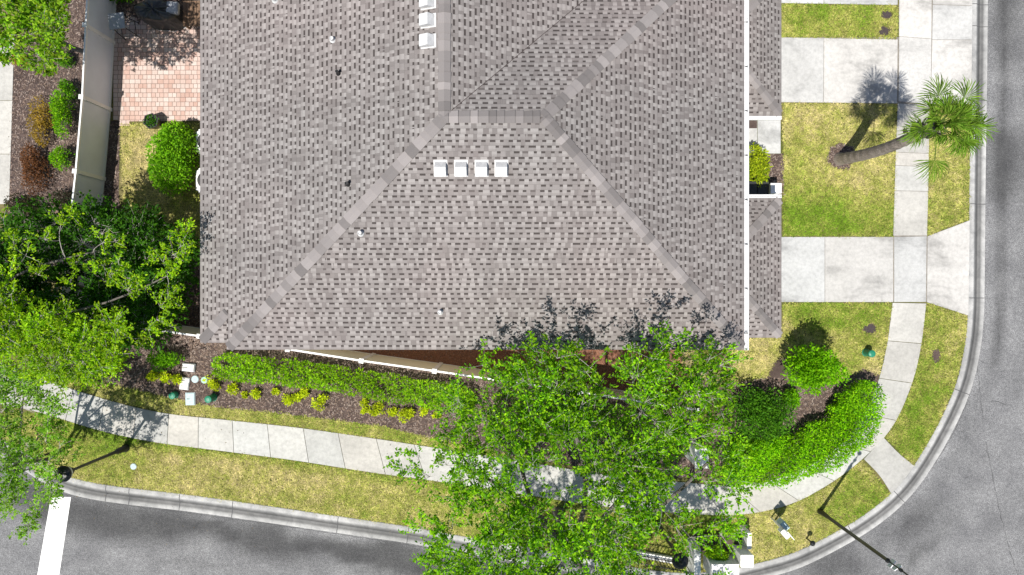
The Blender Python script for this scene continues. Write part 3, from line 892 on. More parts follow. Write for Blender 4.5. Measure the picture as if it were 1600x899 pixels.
# garage wings with hip roofs
def garage(y0, y1, seed):
    x1 = 8.80; xw = 6.112; ze = 2.70; k = 0.38
    hw = (y1 - y0) / 2; ym = (y0 + y1) / 2; zr = ze + hw * k
    a_ = Vector((x1, y0, ze)); b_ = Vector((x1, y1, ze)); r0 = Vector((x1 - hw, ym, zr)); rw = Vector((xw, ym, zr))
    w0 = Vector((xw, y0, ze)); w1 = Vector((xw, y1, ze))
    q = Roof()
    if r0.x < xw:                                   # hips run into the wall before they meet
        zc = ze + (x1 - xw) * k
        h0 = Vector((xw, y0 + (x1 - xw), zc)); h1 = Vector((xw, y1 - (x1 - xw), zc))
        nE_ = q.face([a_, b_, h1, h0]); nS_ = q.face([w0, a_, h0]); nN_ = q.face([b_, w1, h1])
    else:
        h0 = h1 = r0
        nE_ = q.face([a_, b_, r0]); nS_ = q.face([w0, a_, r0, rw]); nN_ = q.face([b_, w1, rw, r0])
    ro = q.build('garage_roof', M['shingle'], house)
    caps('hip_cap', a_, h0, nS_, nE_, ro, 0.135, seed); caps('hip_cap', b_, h1, nE_, nN_, ro, 0.135, seed + 1)
    m2 = MB(); fascia(m2, w0, a_); fascia(m2, a_, b_); fascia(m2, b_, w1)
    m2.box(xw, x1 - .03, y0 + .03, y1 - .03, ze - .19, ze - .165)
    m2.build('fascia', M['white'], ro, True)
    m3 = MB().box(xw, x1 - .4, y0 + .35, y1 - .35, 0, ze - .19)
    gw = m3.build('garage_wall', M['stucco'], house, True)
    m4 = MB()
    for i in range(4): m4.box(x1 - .398, x1 - .36, ym - 1.25, ym + 1.25, 0.13 + i * .53, 0.13 + i * .53 + .515)
    m4.build('garage_door', M['white'], gw, True)
    return ze
garage(-1.64, 2.92, 20)
garage(5.60, 10.15, 30)
# gutters on the garage sides that face the entry
mb = MB(); t = .012
def gutter_y(x0, x1, y0, y1, z):
    mb.box(x0, x1, y0, y1, z - .11, z - .098); mb.box(x0, x1, y0, y0 + .028, z - .098, z + .014); mb.box(x0, x1, y1 - .02, y1, z - .098, z + .014)
    mb.box(x1 - t, x1, y0 + .028, y1 - .02, z - .098, z + .01)
gutter_y(6.12, 8.80, 2.925, 3.035, 2.70)
mb.build('gutter', M['whitemetal'], house, True)
mb = MB(); gutter_y(6.12, 8.80, 5.485, 5.595, 2.70)
mb.build('gutter', M['whitemetal'], house, True)

# roof vents and pipes: find the point of a roof plane under a photo pixel
def on_plane(px, py, p0, n_):
    o = Vector((0, 0, H)); d = Vector(((px - 800) / F, (449.5 - py) / F, -1.0))
    t_ = (p0 - o).dot(n_) / d.dot(n_)
    return o + d * t_
def frame(n_):
    up = (Vector((0, 0, 1)) - n_ * n_.z).normalized()
    return up.cross(n_), up          # u (along the course), v (up the slope)
def roof_vent(px, py, p0, n_):
    c_ = on_plane(px, py, p0, n_); u, v = frame(n_)
    m_ = MB()
    hw, hl = 0.145, 0.178
    def pt(a, b_, h): return c_ + u * a + v * b_ + n_ * h
    # flange, then a hood that rises toward the upper end and overhangs its mouth
    m_.add([pt(-hw - .03, -hl - .02, .004), pt(hw + .03, -hl - .02, .004), pt(hw + .03, hl + .05, .004), pt(-hw - .03, hl + .05, .004)], [(0, 1, 2, 3)])
    vs_ = [pt(-hw, -hl, .14), pt(hw, -hl, .14), pt(hw, hl * .45, .19), pt(-hw, hl * .45, .19), pt(hw * .97, hl, .02), pt(-hw * .97, hl, .02), pt(-hw, -hl, .035), pt(hw, -hl, .035), pt(hw, hl * .45, .006), pt(-hw, hl * .45, .006), pt(hw * .97, hl, .006), pt(-hw * .97, hl, .006)]
    m_.add(vs_, [(0, 1, 2, 3), (3, 2, 4, 5), (6, 7, 1, 0), (1, 7, 8, 2), (0, 3, 9, 6), (2, 8, 10, 4), (3, 5, 11, 9), (4, 10, 11, 5)])
    return m_.build('roof_vent', M['ventwhite'], roof, True)
for px_ in (688.5, 720.5, 752.5, 783.5): roof_vent(px_, 264, A, nS)
for py_ in (4, 33, 65): roof_vent(668.5, py_, A, nW)
def pipe(px, py, p0, n_, mat, r_=0.05, h=.22):
    c_ = on_plane(px, py, p0, n_)
    m_ = MB().lathe([(r_ * 1.7, -0.05), (r_ * 1.6, .02), (r_ * 1.05, .06), (r_, .07), (r_, h), (r_ * .8, h), (r_ * .8, h - .03)], 14, c_)
    return m_.build('vent_pipe', M[mat], roof, True)
pipe(564, 365, A, nS, 'ventwhite', .055, .2); pipe(688, 488, A, nS, 'ventwhite', .05, .2)
pipe(520, 63, A, nW, 'ventwhite', .052, .16); pipe(430, 1, A, nW, 'ventwhite', .055, .16)
pipe(529, 115, A, nW, 'black', .042, .2); pipe(544, 288, A, nW, 'black', .045, .2)

# ------------------------------------------------------------------ fences
def fence(name, label, line, spacing, h, z0=Z_LAWN, pm_='fencepanel'):
    """line: world points on the ground along the fence"""
    f = thing(name, label, 'fence', (line[0].x, line[0].y, 0))
    total = sum((line[i + 1] - line[i]).length for i in range(len(line) - 1))
    for i in range(len(line) - 1):
        a_, b_ = line[i], line[i + 1]
        L = (b_ - a_).length; d = (b_ - a_).normalized()
        m = max(1, round(L / spacing)); s = L / m
        for k in range(m):
            c_ = a_ + d * (s * (k + .5))
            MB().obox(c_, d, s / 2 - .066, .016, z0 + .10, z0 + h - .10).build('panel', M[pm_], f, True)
            MB().obox(c_, d, s / 2 - .066, .028, z0 + h - .10, z0 + h).build('rail', M['white'], f, True)
            MB().obox(c_, d, s / 2 - .066, .028, z0 + .02, z0 + .10).build('rail', M['white'], f, True)
        for k in range(m + 1):
            if i > 0 and k == 0: continue
            c_ = a_ + d * (s * k)
            pm = MB().obox(c_, d, .064, .064, z0 - .05, z0 + h + .04)
            po = pm.build('post', M['white'], f, True)
            cm = MB()
            q = Vector((c_.x, c_.y, 0)); a2 = Vector((d.x, d.y, 0)); b2 = Vector((-d.y, d.x, 0))
            cm.obox(c_, d, .078, .078, z0 + h + .04, z0 + h + .062)
            pts = [q - a2 * .07 - b2 * .07, q + a2 * .07 - b2 * .07, q + a2 * .07 + b2 * .07, q - a2 * .07 + b2 * .07]
            cm.add([Vector((p_.x, p_.y, z0 + h + .063)) for p_ in pts] + [Vector((q.x, q.y, z0 + h + .10))], [(0, 1, 4), (1, 2, 4), (2, 3, 4), (3, 0, 4)])
            cm.build('post_cap', M['white'], po, True)
    return f
FH = 1.66
FH2 = 2.1
def top(px, py, fh=FH): v = P(px, py, fh + Z_LAWN); return Vector((v.x, v.y, 0))
fence('vinyl_fence', 'tall white vinyl privacy fence along the left side of the patio', [top(140, -76), top(133.5, 40), top(128, 152), top(118, 268), top(104, 394), top(92, 505)], 2.6, FH)
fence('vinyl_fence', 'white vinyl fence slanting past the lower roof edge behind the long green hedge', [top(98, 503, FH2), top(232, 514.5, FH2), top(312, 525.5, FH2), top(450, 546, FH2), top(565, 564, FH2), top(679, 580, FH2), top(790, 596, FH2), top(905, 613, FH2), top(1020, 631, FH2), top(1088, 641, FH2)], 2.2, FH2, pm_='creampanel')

# ------------------------------------------------------------------ plants
def leaf_mesh(name, pos, dirs, size, cols, aspect=0.5, fold=0.12, nrm_bias=0.8):
    """pos (n,3) leaf bases, dirs (n,3) directions, size (n,), cols (n,3): four-cornered leaves"""
    n = len(pos)
    d = dirs / (np.linalg.norm(dirs, axis=1)[:, None] + 1e-9)
    up = np.stack([RNG.normal(0, .55, n), RNG.normal(0, .55, n), np.full(n, nrm_bias)], 1)
    s = np.cross(d, up); s /= (np.linalg.norm(s, axis=1)[:, None] + 1e-9)
    nn = np.cross(s, d)
    L = size[:, None]
    w = L * aspect * 0.5
    mid = pos + d * L * .45 + nn * L * fold
    V = np.stack([pos, mid - s * w - nn * L * fold * .8, pos + d * L - nn * L * fold * .6, mid + s * w - nn * L * fold * .8], 1)
    return tri_mesh(name, V, cols)

def palette(n, cols, var=0.25, yellow=None):
    cols = np.array(cols)
    i = RNG.integers(0, len(cols), n); j = RNG.integers(0, len(cols), n); t = RNG.random(n)[:, None]
    c_ = cols[i] * (1 - t) + cols[j] * t
    return c_ * RNG.uniform(1 - var, 1 + var, n)[:, None]

def rand_dirs(n, zb=0.3):
    v = RNG.normal(0, 1, (n, 3)); v[:, 2] = v[:, 2] * .6 + zb
    return v / np.linalg.norm(v, axis=1)[:, None]

def sprays(clumps, ntw, twlen, nleaf, leaf_len, pal, mb=None, twig_r=0.006, zb=0.35, flat=0.55, tone=None, droop=0.0, spread=.035):
    """clumps: list of (Vector centre, scale, outward Vector). Twigs radiate from each, leaves sit along them."""
    PP, DD, SS, CC = [], [], [], []
    for (c_, sc, out) in clumps:
        k = max(2, int(ntw * sc * RNG.uniform(.7, 1.3)))
        tt = rand_dirs(k, zb) + np.array(out)[None, :] * 0.7
        tt[:, 2] *= flat
        tt /= np.linalg.norm(tt, axis=1)[:, None]
        ct = RNG.uniform(.6, 1.25) if tone is None else tone(c_)
        for i in range(k):
            L = twlen * sc * RNG.uniform(.6, 1.3)
            m = max(3, int(nleaf * RNG.uniform(.7, 1.3)))
            s = np.sqrt(RNG.uniform(.04, 1.0, m))
            bend = RNG.normal(0, .25, 3)
            pts = np.array(c_)[None, :] + tt[i][None, :] * (s * L)[:, None] + bend[None, :] * (s * s * L * .4)[:, None]
            pts[:, 2] -= droop * s * s * L
            pts += RNG.normal(0, spread, (m, 3))
            d = tt[i][None, :] * .7 + rand_dirs(m, .15)
            PP.append(pts); DD.append(d)
            SS.append(leaf_len * RNG.uniform(.65, 1.25, m))
            CC.append(palette(m, pal) * ct)
            if mb is not None and RNG.random() < .75:
                e = Vector(tuple(np.array(c_) + tt[i] * L + bend * L * .4 - np.array((0, 0, droop * L))))
                mid_ = Vector(tuple(np.array(c_) + tt[i] * L * .5 + bend * L * .1 - np.array((0, 0, droop * L * .25))))
                mb.tube([c_, mid_, e], [twig_r, twig_r * .8, twig_r * .4], 3, False)
    return np.concatenate(PP), np.concatenate(DD), np.concatenate(SS), np.concatenate(CC)

def curve(p, q, sag=0.1, n=5, jit=0.12):
    L = (q - p).length
    off = Vector((RNG.normal(0, jit) * L, RNG.normal(0, jit) * L, sag * L))
    return [p.lerp(q, t_) + off * (4 * t_ * (1 - t_)) * .5 for t_ in [k / n for k in range(n + 1)]]

def tree(name, label, base, fork_z, clumps, trunk_r, pal, leaf_len, ntw=7, twlen=.6, nleaf=11, nlimbs=6, bark='bark', group=None, lean=None, tone=None, aspect=.5, zb=.35, flat=.55, droop=0.0, spread=.035, twig_r=.006):
    t = thing(name, label, 'tree', (base.x, base.y, base.z), group)
    wood = MB(); twig = MB()
    fork = Vector((base.x, base.y, fork_z)) if lean is None else lean
    cpts = [c_[0] for c_ in clumps]
    cen = sum(cpts, Vector()) / len(cpts)
    tr = [base + Vector((0, 0, -.05)), base + Vector((0, 0, .15)), base.lerp(fork, .35) + Vector((RNG.normal(0, .05), RNG.normal(0, .05), 0)), base.lerp(fork, .7), fork]
    wood.tube(tr, [trunk_r * 1.5, trunk_r * 1.1, trunk_r, trunk_r * .92, trunk_r * .85], 10)
    # limbs: k-means like seeds
    P_ = np.array([tuple(c_) for c_ in cpts])
    seeds = P_[RNG.choice(len(P_), min(nlimbs, len(P_)), replace=False)]
    for _ in range(6):
        lab = np.argmin(((P_[:, None] - seeds[None]) ** 2).sum(2), 1)
        for k in range(len(seeds)):
            if (lab == k).any(): seeds[k] = P_[lab == k].mean(0)
    for k in range(len(seeds)):
        mine = [i for i in range(len(P_)) if lab[i] == k]
        if not mine: continue
        tgt = Vector(tuple(seeds[k])); tgt.z -= .35
        limb = curve(fork, tgt, .12, 7)
        rr = [trunk_r * (.62 - .38 * j / 7) for j in range(8)]
        wood.tube(limb, rr, 7, False)
        # sub limbs
        order = sorted(mine, key=lambda i: (cpts[i] - tgt).length)
        nodes = [(limb[j], rr[j]) for j in (3, 4, 5, 6, 7)]
        for i in order:
            q = cpts[i]
            p_, r_ = min(nodes, key=lambda nd: (nd[0] - q).length)
            sub = curve(p_, q, .06, 4, .10)
            r0 = min(r_ * .6, .045); 
            twig.tube(sub, [r0, r0 * .8, r0 * .6, r0 * .42, max(.008, r0 * .25)], 5, False)
            nodes += [(sub[2], r0 * .6), (sub[3], r0 * .42)]
    a_, d_, s_, c_ = sprays(clumps, ntw, twlen, nleaf, leaf_len, pal, twig, twig_r=twig_r, tone=tone, zb=zb, flat=flat, droop=droop, spread=spread)
    wood.build('trunk', M[bark], t, True)
    twig.build('branches', M['twig'], t, True)
    link('crown', leaf_mesh('crown', a_, d_, s_, c_, aspect), M['leaf'], t, True)
    return t

def mkclumps(pix_poly, zfun, n, center, smin=.8, smax=1.25, mind=0.0, extra=()):
    """clump centres inside an outline, each at its own height"""
    q = [(a_, b_) for a_, b_ in pix_poly]
    x0, x1 = min(a_ for a_, _ in q), max(a_ for a_, _ in q); y0, y1 = min(b_ for _, b_ in q), max(b_ for _, b_ in q)
    out = []; tries = 0
    while len(out) < n and tries < n * 60:
        tries += 1
        px_, py_ = RNG.uniform(x0, x1), RNG.uniform(y0, y1)
        if not inpoly(np.array([px_]), np.array([py_]), q)[0]: continue
        z = zfun(px_, py_)
        c_ = P(px_, py_, z)
        if mind and any((c_ - o[0]).length < mind for o in out): continue
        v = (c_ - center); v = v.normalized() if v.length > 1e-3 else Vector((0, 0, 1))
        out.append((c_, RNG.uniform(smin, smax), v))
    for (px_, py_, z, sc) in extra:
        c_ = P(px_, py_, z); out.append((c_, sc, (c_ - center).normalized()))
    return out

BRIGHT = [(0.17, 0.43, 0.006), (0.25, 0.52, 0.008), (0.085, 0.27, 0.006), (0.32, 0.57, 0.012), (0.05, 0.17, 0.006)]
YELLOWG = [(0.23, 0.47, 0.007), (0.32, 0.55, 0.010), (0.13, 0.31, 0.007), (0.40, 0.58, 0.018)]
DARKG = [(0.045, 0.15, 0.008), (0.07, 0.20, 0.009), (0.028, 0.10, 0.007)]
MIDG = [(0.09, 0.26, 0.008), (0.14, 0.33, 0.012), (0.055, 0.16, 0.008)]
GREYG = [(0.18, 0.42, 0.015), (0.25, 0.49, 0.03), (0.10, 0.27, 0.015), (0.32, 0.50, 0.08)]
HEDGE = [(0.17, 0.44, 0.004), (0.25, 0.53, 0.006), (0.10, 0.29, 0.004)]
LIME = [(0.52, 0.62, 0.015), (0.62, 0.70, 0.02), (0.38, 0.50, 0.015)]
GOLD = [(0.42, 0.28, 0.035), (0.32, 0.20, 0.03), (0.50, 0.36, 0.06), (0.22, 0.17, 0.03)]
RUST = [(0.15, 0.065, 0.03), (0.24, 0.105, 0.045), (0.10, 0.05, 0.025)]

# --- big bright street tree, bottom centre
cen = Vector((1.7, -7.0, 5.6))
big_poly = [(670, 720), (700, 655), (735, 590), (750, 560), (800, 580), (830, 550), (870, 575), (905, 570), (940, 600), (965, 600), (990, 560), (1030, 545), (1060, 580), (1100, 590), (1125, 570), (1130, 640), (1120, 690), (1150, 740), (1165, 800), (1160, 850), (1120, 880), (1150, 960), (1120, 1120), (950, 1200), (800, 1160), (710, 1050), (700, 920), (672, 830), (705, 780), (695, 740)]
def zbig(px_, py_):
    r_ = math.hypot((px_ - 910) / 270.0, (py_ - 830) / 320.0)
    zt = 8.7 - 1.9 * r_ * r_
    if py_ < 640: zt = max(zt, 7.9)
    return zt - abs(RNG.normal(0, .75))
clb = mkclumps(big_poly, zbig, 610, cen, .7, 1.25, .2, extra=[(835, 549, 8.4, .8), (870, 560, 8.5, .9), (1035, 540, 8.4, .9), (1108, 562, 8.3, .8), (905, 560, 8.4, .8), (1015, 560, 8.4, 1), (625, 728, 6.4, .6), (645, 735, 6.4, .8), (655, 712, 6.5, .7), (672, 745, 6.5, .9), (660, 825, 6.4, .8), (1115, 620, 7.6, .8)])
# thin places where the pavement shows through
holes_px = [(850, 760, 34), (905, 755, 28), (1062, 772, 34), (1110, 790, 28), (795, 640, 32), (960, 625, 34), (965, 655, 26), (1005, 690, 18), (1095, 715, 24), (930, 815, 24), (1020, 830, 20), (1030, 885, 38), (1128, 885, 42), (1092, 885, 30), (1000, 870, 25), (740, 820, 26), (1050, 600, 22), (890, 720, 20), (770, 545, 20), (1060, 730, 20), (830, 870, 20), (880, 640, 10)]
def keep(c_):
    d = H - c_[0].z
    px_ = 800 + c_[0].x * F / d; py_ = 449.5 - c_[0].y * F / d
    return not any(math.hypot(px_ - a_, py_ - b_) < r_ for a_, b_, r_ in holes_px)
clb = [c_ for c_ in clb if keep(c_)]
tree('street_tree', 'large airy bright-green tree on the grass verge, spreading over sidewalk and roof edge', P(872, 800, Z_LAWN), 3.2, clb, .16, BRIGHT, .098, ntw=9, twlen=.60, nleaf=21, nlimbs=9)

# --- left yard tree, shade put into its dark leaves, with its sunlit taller neighbour
cen = P(130, 420, 4.0)
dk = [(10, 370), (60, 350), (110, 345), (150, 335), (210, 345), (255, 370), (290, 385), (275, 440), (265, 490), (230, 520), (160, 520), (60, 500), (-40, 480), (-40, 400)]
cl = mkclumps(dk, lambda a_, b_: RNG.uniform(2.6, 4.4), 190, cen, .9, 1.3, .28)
tree('shaded_dark_tree', 'dense tree, shade painted into its dark-green leaves, crowding the gap between the fence and the shingle roof', P(190, 455, Z_LAWN), 1.8, cl, .13, DARKG, .13, ntw=11, twlen=.62, nleaf=20, nlimbs=6)
cen = P(80, 500, 5.0)
yg = [(-60, 420), (0, 450), (45, 470), (90, 492), (140, 488), (185, 495), (195, 520), (170, 570), (110, 595), (50, 575), (0, 545), (-60, 560)]
cl = mkclumps(yg, lambda a_, b_: 6.3 - .0000 * a_ - abs(RNG.normal(0, .55)), 150, cen, .7, 1.1, .2,
              extra=[(288, 366, 6.2, .7), (282, 385, 6.2, .9), (270, 398, 6.1, .8), (255, 410, 6.0, .8), (240, 408, 6.0, .6), (262, 425, 6.0, .7), (160, 380, 5.4, .8), (180, 378, 5.4, .7), (170, 430, 5.6, .9), (150, 420, 5.5, .6), (200, 455, 5.8, 1.0), (215, 445, 5.7, .7), (185, 410, 5.5, .6), (120, 410, 5.3, .6), (110, 440, 5.6, .7), (250, 480, 5.9, .8), (262, 465, 5.9, .8), (245, 500, 5.9, .9), (232, 515, 5.9, .7), (40, 400, 5.6, .8), (15, 430, 5.7, 1.0), (70, 375, 5.4, .7), (95, 352, 5.3, .7), (20, 375, 5.4, .8), (5, 345, 5.4, .8), (110, 335, 5.2, .6), (60, 430, 5.6, .7), (170, 545, 5.6, .8), (185, 560, 5.4, .7), (150, 570, 5.4, .8), (215, 530, 5.5, .6)])
tree('oak_tree', 'yellow-green sunlit tree at the left edge above the dark foliage and sidewalk', P(70, 480, Z_LAWN), 3.0, cl, .085, YELLOWG, .088, ntw=10, twlen=.5, nleaf=21, nlimbs=8)
# --- thin tree at the bottom left
cen = P(30, 700, 4.0)
gl = [(-60, 540), (0, 530), (50, 545), (80, 580), (70, 630), (95, 650), (80, 690), (120, 700), (70, 730), (90, 760), (60, 800), (40, 835), (15, 790), (-60, 790)]
cl = mkclumps(gl, lambda a_, b_: 4.9 - abs(RNG.normal(0, .7)), 125, cen, .6, 1.05, .2, extra=[(30, 690, 4.5, 1), (45, 705, 4.4, 1), (15, 705, 4.6, 1), (60, 715, 4.2, .8), (35, 725, 4.5, .9), (5, 590, 4.6, 1), (25, 600, 4.5, 1), (50, 610, 4.4, .9), (70, 600, 4.2, .8), (10, 625, 4.5, 1), (40, 640, 4.4, .9), (65, 630, 4.2, .8), (18, 730, 4.2, .9), (12, 724, 4.4, .9), (26, 738, 4.4, .8), (45, 825, 4.6, .5), (50, 800, 4.6, .7), (80, 770, 4.5, .8), (10, 785, 4.6, .6), (105, 690, 4.0, .6), (115, 710, 4.0, .5), (95, 670, 4.1, .6), (60, 745, 4.3, .9)])
tree('street_tree', 'thin grey-green tree with pale twigs hanging over the stop line corner', P(95, 706, Z_LAWN), 2.2, cl, 0.065, GREYG, .092, ntw=9, twlen=.5, nleaf=17, nlimbs=7)
# --- light green tree at the top left corner
cen = P(40, 40, 3.4)
tl = [(-60, -80), (80, -80), (98, 0), (92, 40), (82, 70), (78, 100), (60, 95), (45, 70), (20, 80), (0, 95), (-60, 90)]
cl = mkclumps(tl, lambda a_, b_: 5.8 - abs(RNG.normal(0, .7)), 120, cen, .7, 1.1, .2, extra=[(72, 105, 4.6, .6), (75, 90, 4.8, .8), (5, 85, 4.6, .7), (90, 20, 5.8, 1), (88, 50, 5.7, 1), (80, 75, 5.6, .9)])
tree('garden_tree', 'light-green leafy tree in the top left corner above the mulch bed', P(150, 95, Z_BED), 2.0, cl, .09, [(0.19, 0.42, 0.012), (0.27, 0.49, 0.02), (0.10, 0.26, 0.012), (0.38, 0.52, 0.04)], .13, ntw=9, twlen=.5, nleaf=14, nlimbs=6)

# --- shrubs
def shrub(name, label, base, rx, ry, h, pal, n, leaf=.07, cat='shrub', group=None, aspect=.5, lumps=9, shell=.55, rz=0.0, up=.35, z0=.12):
    t = thing(name, label, cat, (base.x, base.y, base.z), group)
    ca, sa = math.cos(rz), math.sin(rz)
    # lumpy dome: several overlapping lobes
    lob = []
    for i in range(lumps):
        a_ = RNG.uniform(0, 2 * np.pi); r_ = math.sqrt(RNG.random()) * .55
        lob.append((r_ * math.cos(a_), r_ * math.sin(a_), RNG.uniform(.35, .62), RNG.uniform(.40, .58), RNG.uniform(.75, 1.25)))
    k = RNG.integers(0, lumps, n)
    L_ = np.array(lob)[k]
    v = RNG.normal(0, 1, (n, 3)); v /= np.linalg.norm(v, axis=1)[:, None]
    v[:, 2] = np.where(v[:, 2] < -.35, -v[:, 2], v[:, 2])
    rr_ = RNG.uniform(shell, 1.0, n)[:, None] ** .6
    q = v * rr_ * L_[:, 3:4]
    X = (L_[:, 0] + q[:, 0]) * rx; Y = (L_[:, 1] + q[:, 1]) * ry; Z = np.maximum((L_[:, 2] + q[:, 2]) * h, z0 * h)
    pos = np.stack([base.x + X * ca - Y * sa, base.y + X * sa + Y * ca, base.z + Z], 1)
    d = v * .6 + rand_dirs(n, up)
    cols = palette(n, pal) * L_[:, 4:5]
    st_ = MB()
    for i, l in enumerate(lob):
        e = base + Vector((l[0] * rx * ca - l[1] * ry * sa, l[0] * rx * sa + l[1] * ry * ca, l[2] * h))
        st_.tube(curve(base + Vector((RNG.normal(0, .03), RNG.normal(0, .03), -.02)), e, .05, 3), [.016, .013, .010, .006], 5, False)
        for _ in range(4):
            e2 = e + Vector(tuple(rand_dirs(1, .3)[0])) * l[3] * min(rx, ry) * .85
            st_.tube([e, e2], [.006, .003], 3, False)
    st_.build('stem', M['bark'], t, True)
    link('foliage', leaf_mesh('foliage', pos, d, leaf * RNG.uniform(.65, 1.25, n), cols, aspect), M['leaf'], t, True)
    return t
shrub('round_shrub', 'big rounded bright-green shrub between the brick patio and the white units', P(287, 251, Z_LAWN), .95, 1.35, 1.6, [(0.17, 0.40, 0.010), (0.23, 0.48, 0.014), (0.09, 0.25, 0.010)], 7500, .105, lumps=14, shell=.7)
shrub('tall_shrub', 'tall leafy green shrub beside the bare mulch at the curved hedge', P(1238, 570, Z_BED), .84, .84, 2.7, HEDGE, 5200, .11, lumps=16, shell=.5)
shrub('shrub', 'dark-green shrub between the street tree and the curved hedge', P(1178, 640, Z_BED), 1.3, 1.2, 1.25, [(0.07, 0.22, 0.010), (0.12, 0.31, 0.012), (0.035, 0.12, 0.008)], 5600, .095, lumps=22, shell=.4)
shrub('shrub', 'small bright-green shrub under the tall shrub, left of the bare mulch', P(1226, 622, Z_BED), .42, .5, .7, HEDGE, 1100, .08, lumps=7)
shrub('shrub', 'yellow-green strappy shrub tucked beside the white roof gutter at the entry', P(1169, 263, Z_BED), .55, .85, 1.2, [(0.40, 0.50, 0.015), (0.50, 0.58, 0.03), (0.2, 0.30, 0.012)], 1500, .15, aspect=.28, lumps=9)
shrub('shrub', 'dark-green tufted plant beside the fence near the top left tree', P(112, 96, Z_BED), .36, .36, .55, MIDG, 520, .14, aspect=.2, lumps=6)
shrub('shrub', 'long bright-green shrub against the outside of the white side fence', P(110, 180, Z_BED), .44, 1.05, .8, BRIGHT, 2200, .08, lumps=12)
shrub('shrub', 'small dark-green shrub just below the tufted plant by the fence', P(118, 142, Z_BED), .34, .42, .7, MIDG, 700, .08, lumps=7)
shrub('shrub', 'compact green shrub by the fence beside the rust-brown plants', P(107, 253, Z_BED), .40, .52, .7, BRIGHT, 900, .08, lumps=8)
shrub('shrub', 'golden-brown shrub in the mulch left of the long green shrub', P(76, 196, Z_BED), .48, 1.0, .65, GOLD, 2000, .07, lumps=9)
shrub('shrub', 'rust-brown shrub below the golden shrub in the left bed', P(68, 262, Z_BED), .62, 1.15, .65, RUST, 2800, .07, lumps=11)
shrub('shrub', 'small golden shrub at the concrete edge under the top left tree', P(40, 96, Z_BED), .40, .30, .45, GOLD, 560, .07, lumps=6)
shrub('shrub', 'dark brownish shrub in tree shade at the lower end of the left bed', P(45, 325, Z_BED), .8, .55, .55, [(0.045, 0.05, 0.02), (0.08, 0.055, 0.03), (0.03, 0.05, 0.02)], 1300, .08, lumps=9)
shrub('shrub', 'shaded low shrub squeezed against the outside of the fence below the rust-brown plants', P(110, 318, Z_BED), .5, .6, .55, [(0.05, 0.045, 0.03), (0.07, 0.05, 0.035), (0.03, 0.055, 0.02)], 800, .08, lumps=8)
shrub('shrub', 'dark-green shrub at the top edge behind the patio table', P(196, -2, Z_BED), .6, .4, .7, MIDG, 900, .11, lumps=7)
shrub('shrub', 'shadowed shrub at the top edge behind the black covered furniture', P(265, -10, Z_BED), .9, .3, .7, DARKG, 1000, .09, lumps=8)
shrub('shrub', 'mid-green shrub below the left end of the fence beside the white lid', P(258, 562, Z_BED), .75, .42, .75, MIDG + HEDGE, 1600, .08, lumps=9)
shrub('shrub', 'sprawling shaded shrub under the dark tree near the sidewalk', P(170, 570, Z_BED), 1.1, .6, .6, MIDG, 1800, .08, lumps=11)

# hedges
def hedge(name, label, line, width, h, pal, dens, leaf=.08, base_z=Z_BED, tall_tip=0.0):
    ln_ = catmull(line, .15)
    t = thing(name, label, 'hedge', (ln_[0].x, ln_[0].y, base_z))
    s = [0.0]
    for i in range(len(ln_) - 1): s.append(s[-1] + (ln_[i + 1] - ln_[i]).length)
    s = np.array(s); n = int(dens * s[-1] * width)
    x = RNG.uniform(0, s[-1], n)
    LX = np.interp(x, s, [p_.x for p_ in ln_]); LY = np.interp(x, s, [p_.y for p_ in ln_])
    e = .05
    TX = np.interp(x + e, s, [p_.x for p_ in ln_]) - np.interp(x - e, s, [p_.x for p_ in ln_]); TY = np.interp(x + e, s, [p_.y for p_ in ln_]) - np.interp(x - e, s, [p_.y for p_ in ln_])
    tl_ = np.hypot(TX, TY) + 1e-9; TX /= tl_; TY /= tl_
    a_ = RNG.uniform(-1, 1, n)
    endd = np.minimum(x, s[-1] - x)
    wloc = width / 2 * np.clip(.55 + endd / .7, .3, 1) * (0.86 + .28 * vnoise(x * 1.4, np.sign(a_) * 5 + 9, 31))
    nz = vnoise(LX * 1.6 + a_ * 1.3, LY * 1.6, 33)
    nz = .6 * nz + .4 * vnoise(LX * 4 + a_ * 3, LY * 4, 39)
    zt = h * (0.62 + .62 * nz) * (1 - .30 * np.abs(a_) ** 4)
    spike = (RNG.random(n) < .05)
    wloc = wloc * np.where(spike, RNG.uniform(1.0, 1.13, n), 1.0); zt = zt * np.where(spike, 1.12, 1.0)
    depth = np.where(spike, 0, RNG.random(n) ** 1.8)
    z = zt * (1 - .75 * depth)
    pos = np.stack([LX - TY * a_ * wloc, LY + TX * a_ * wloc, base_z + z], 1)
    outw = np.stack([-TY * a_, TX * a_, np.full(n, .8)], 1)
    d = outw * .6 + rand_dirs(n, .3)
    cols = palette(n, pal, .35) * (0.7 + .6 * vnoise(LX * 2.1 + a_ * 2, LY * 2.1, 35))[:, None]
    if dens < 1200:
        kp = vnoise(LX * 2.6 + a_ * 1.2, LY * 2.6 + a_, 41) > .15
        pos, d, cols = pos[kp], d[kp], cols[kp]; n = int(kp.sum())
    st_ = MB()
    k = 0.0
    while k < s[-1]:
        for _ in range(3):
            aa = RNG.uniform(-.6, .6)
            i = int(np.searchsorted(s, k)); i = min(i, len(ln_) - 1)
            b_ = ln_[i] + Vector((RNG.normal(0, .12), RNG.normal(0, .12), base_z - .02))
            tp = b_ + Vector((RNG.normal(0, .25), RNG.normal(0, .25), h * RNG.uniform(.65, .98)))
            st_.tube(curve(b_, tp, .0, 3), [.012, .010, .008, .004], 4, False)
        k += .30
    st_.build('stem', M['bark'], t, True)
    link('foliage', leaf_mesh('foliage', pos, d, leaf * RNG.uniform(.6, 1.3, n), cols, .5), M['leaf'], t, True)
    return t
def hl(pts, z): return [Vector((P(a_, b_, z).x, P(a_, b_, z).y, 0)) for a_, b_ in pts]
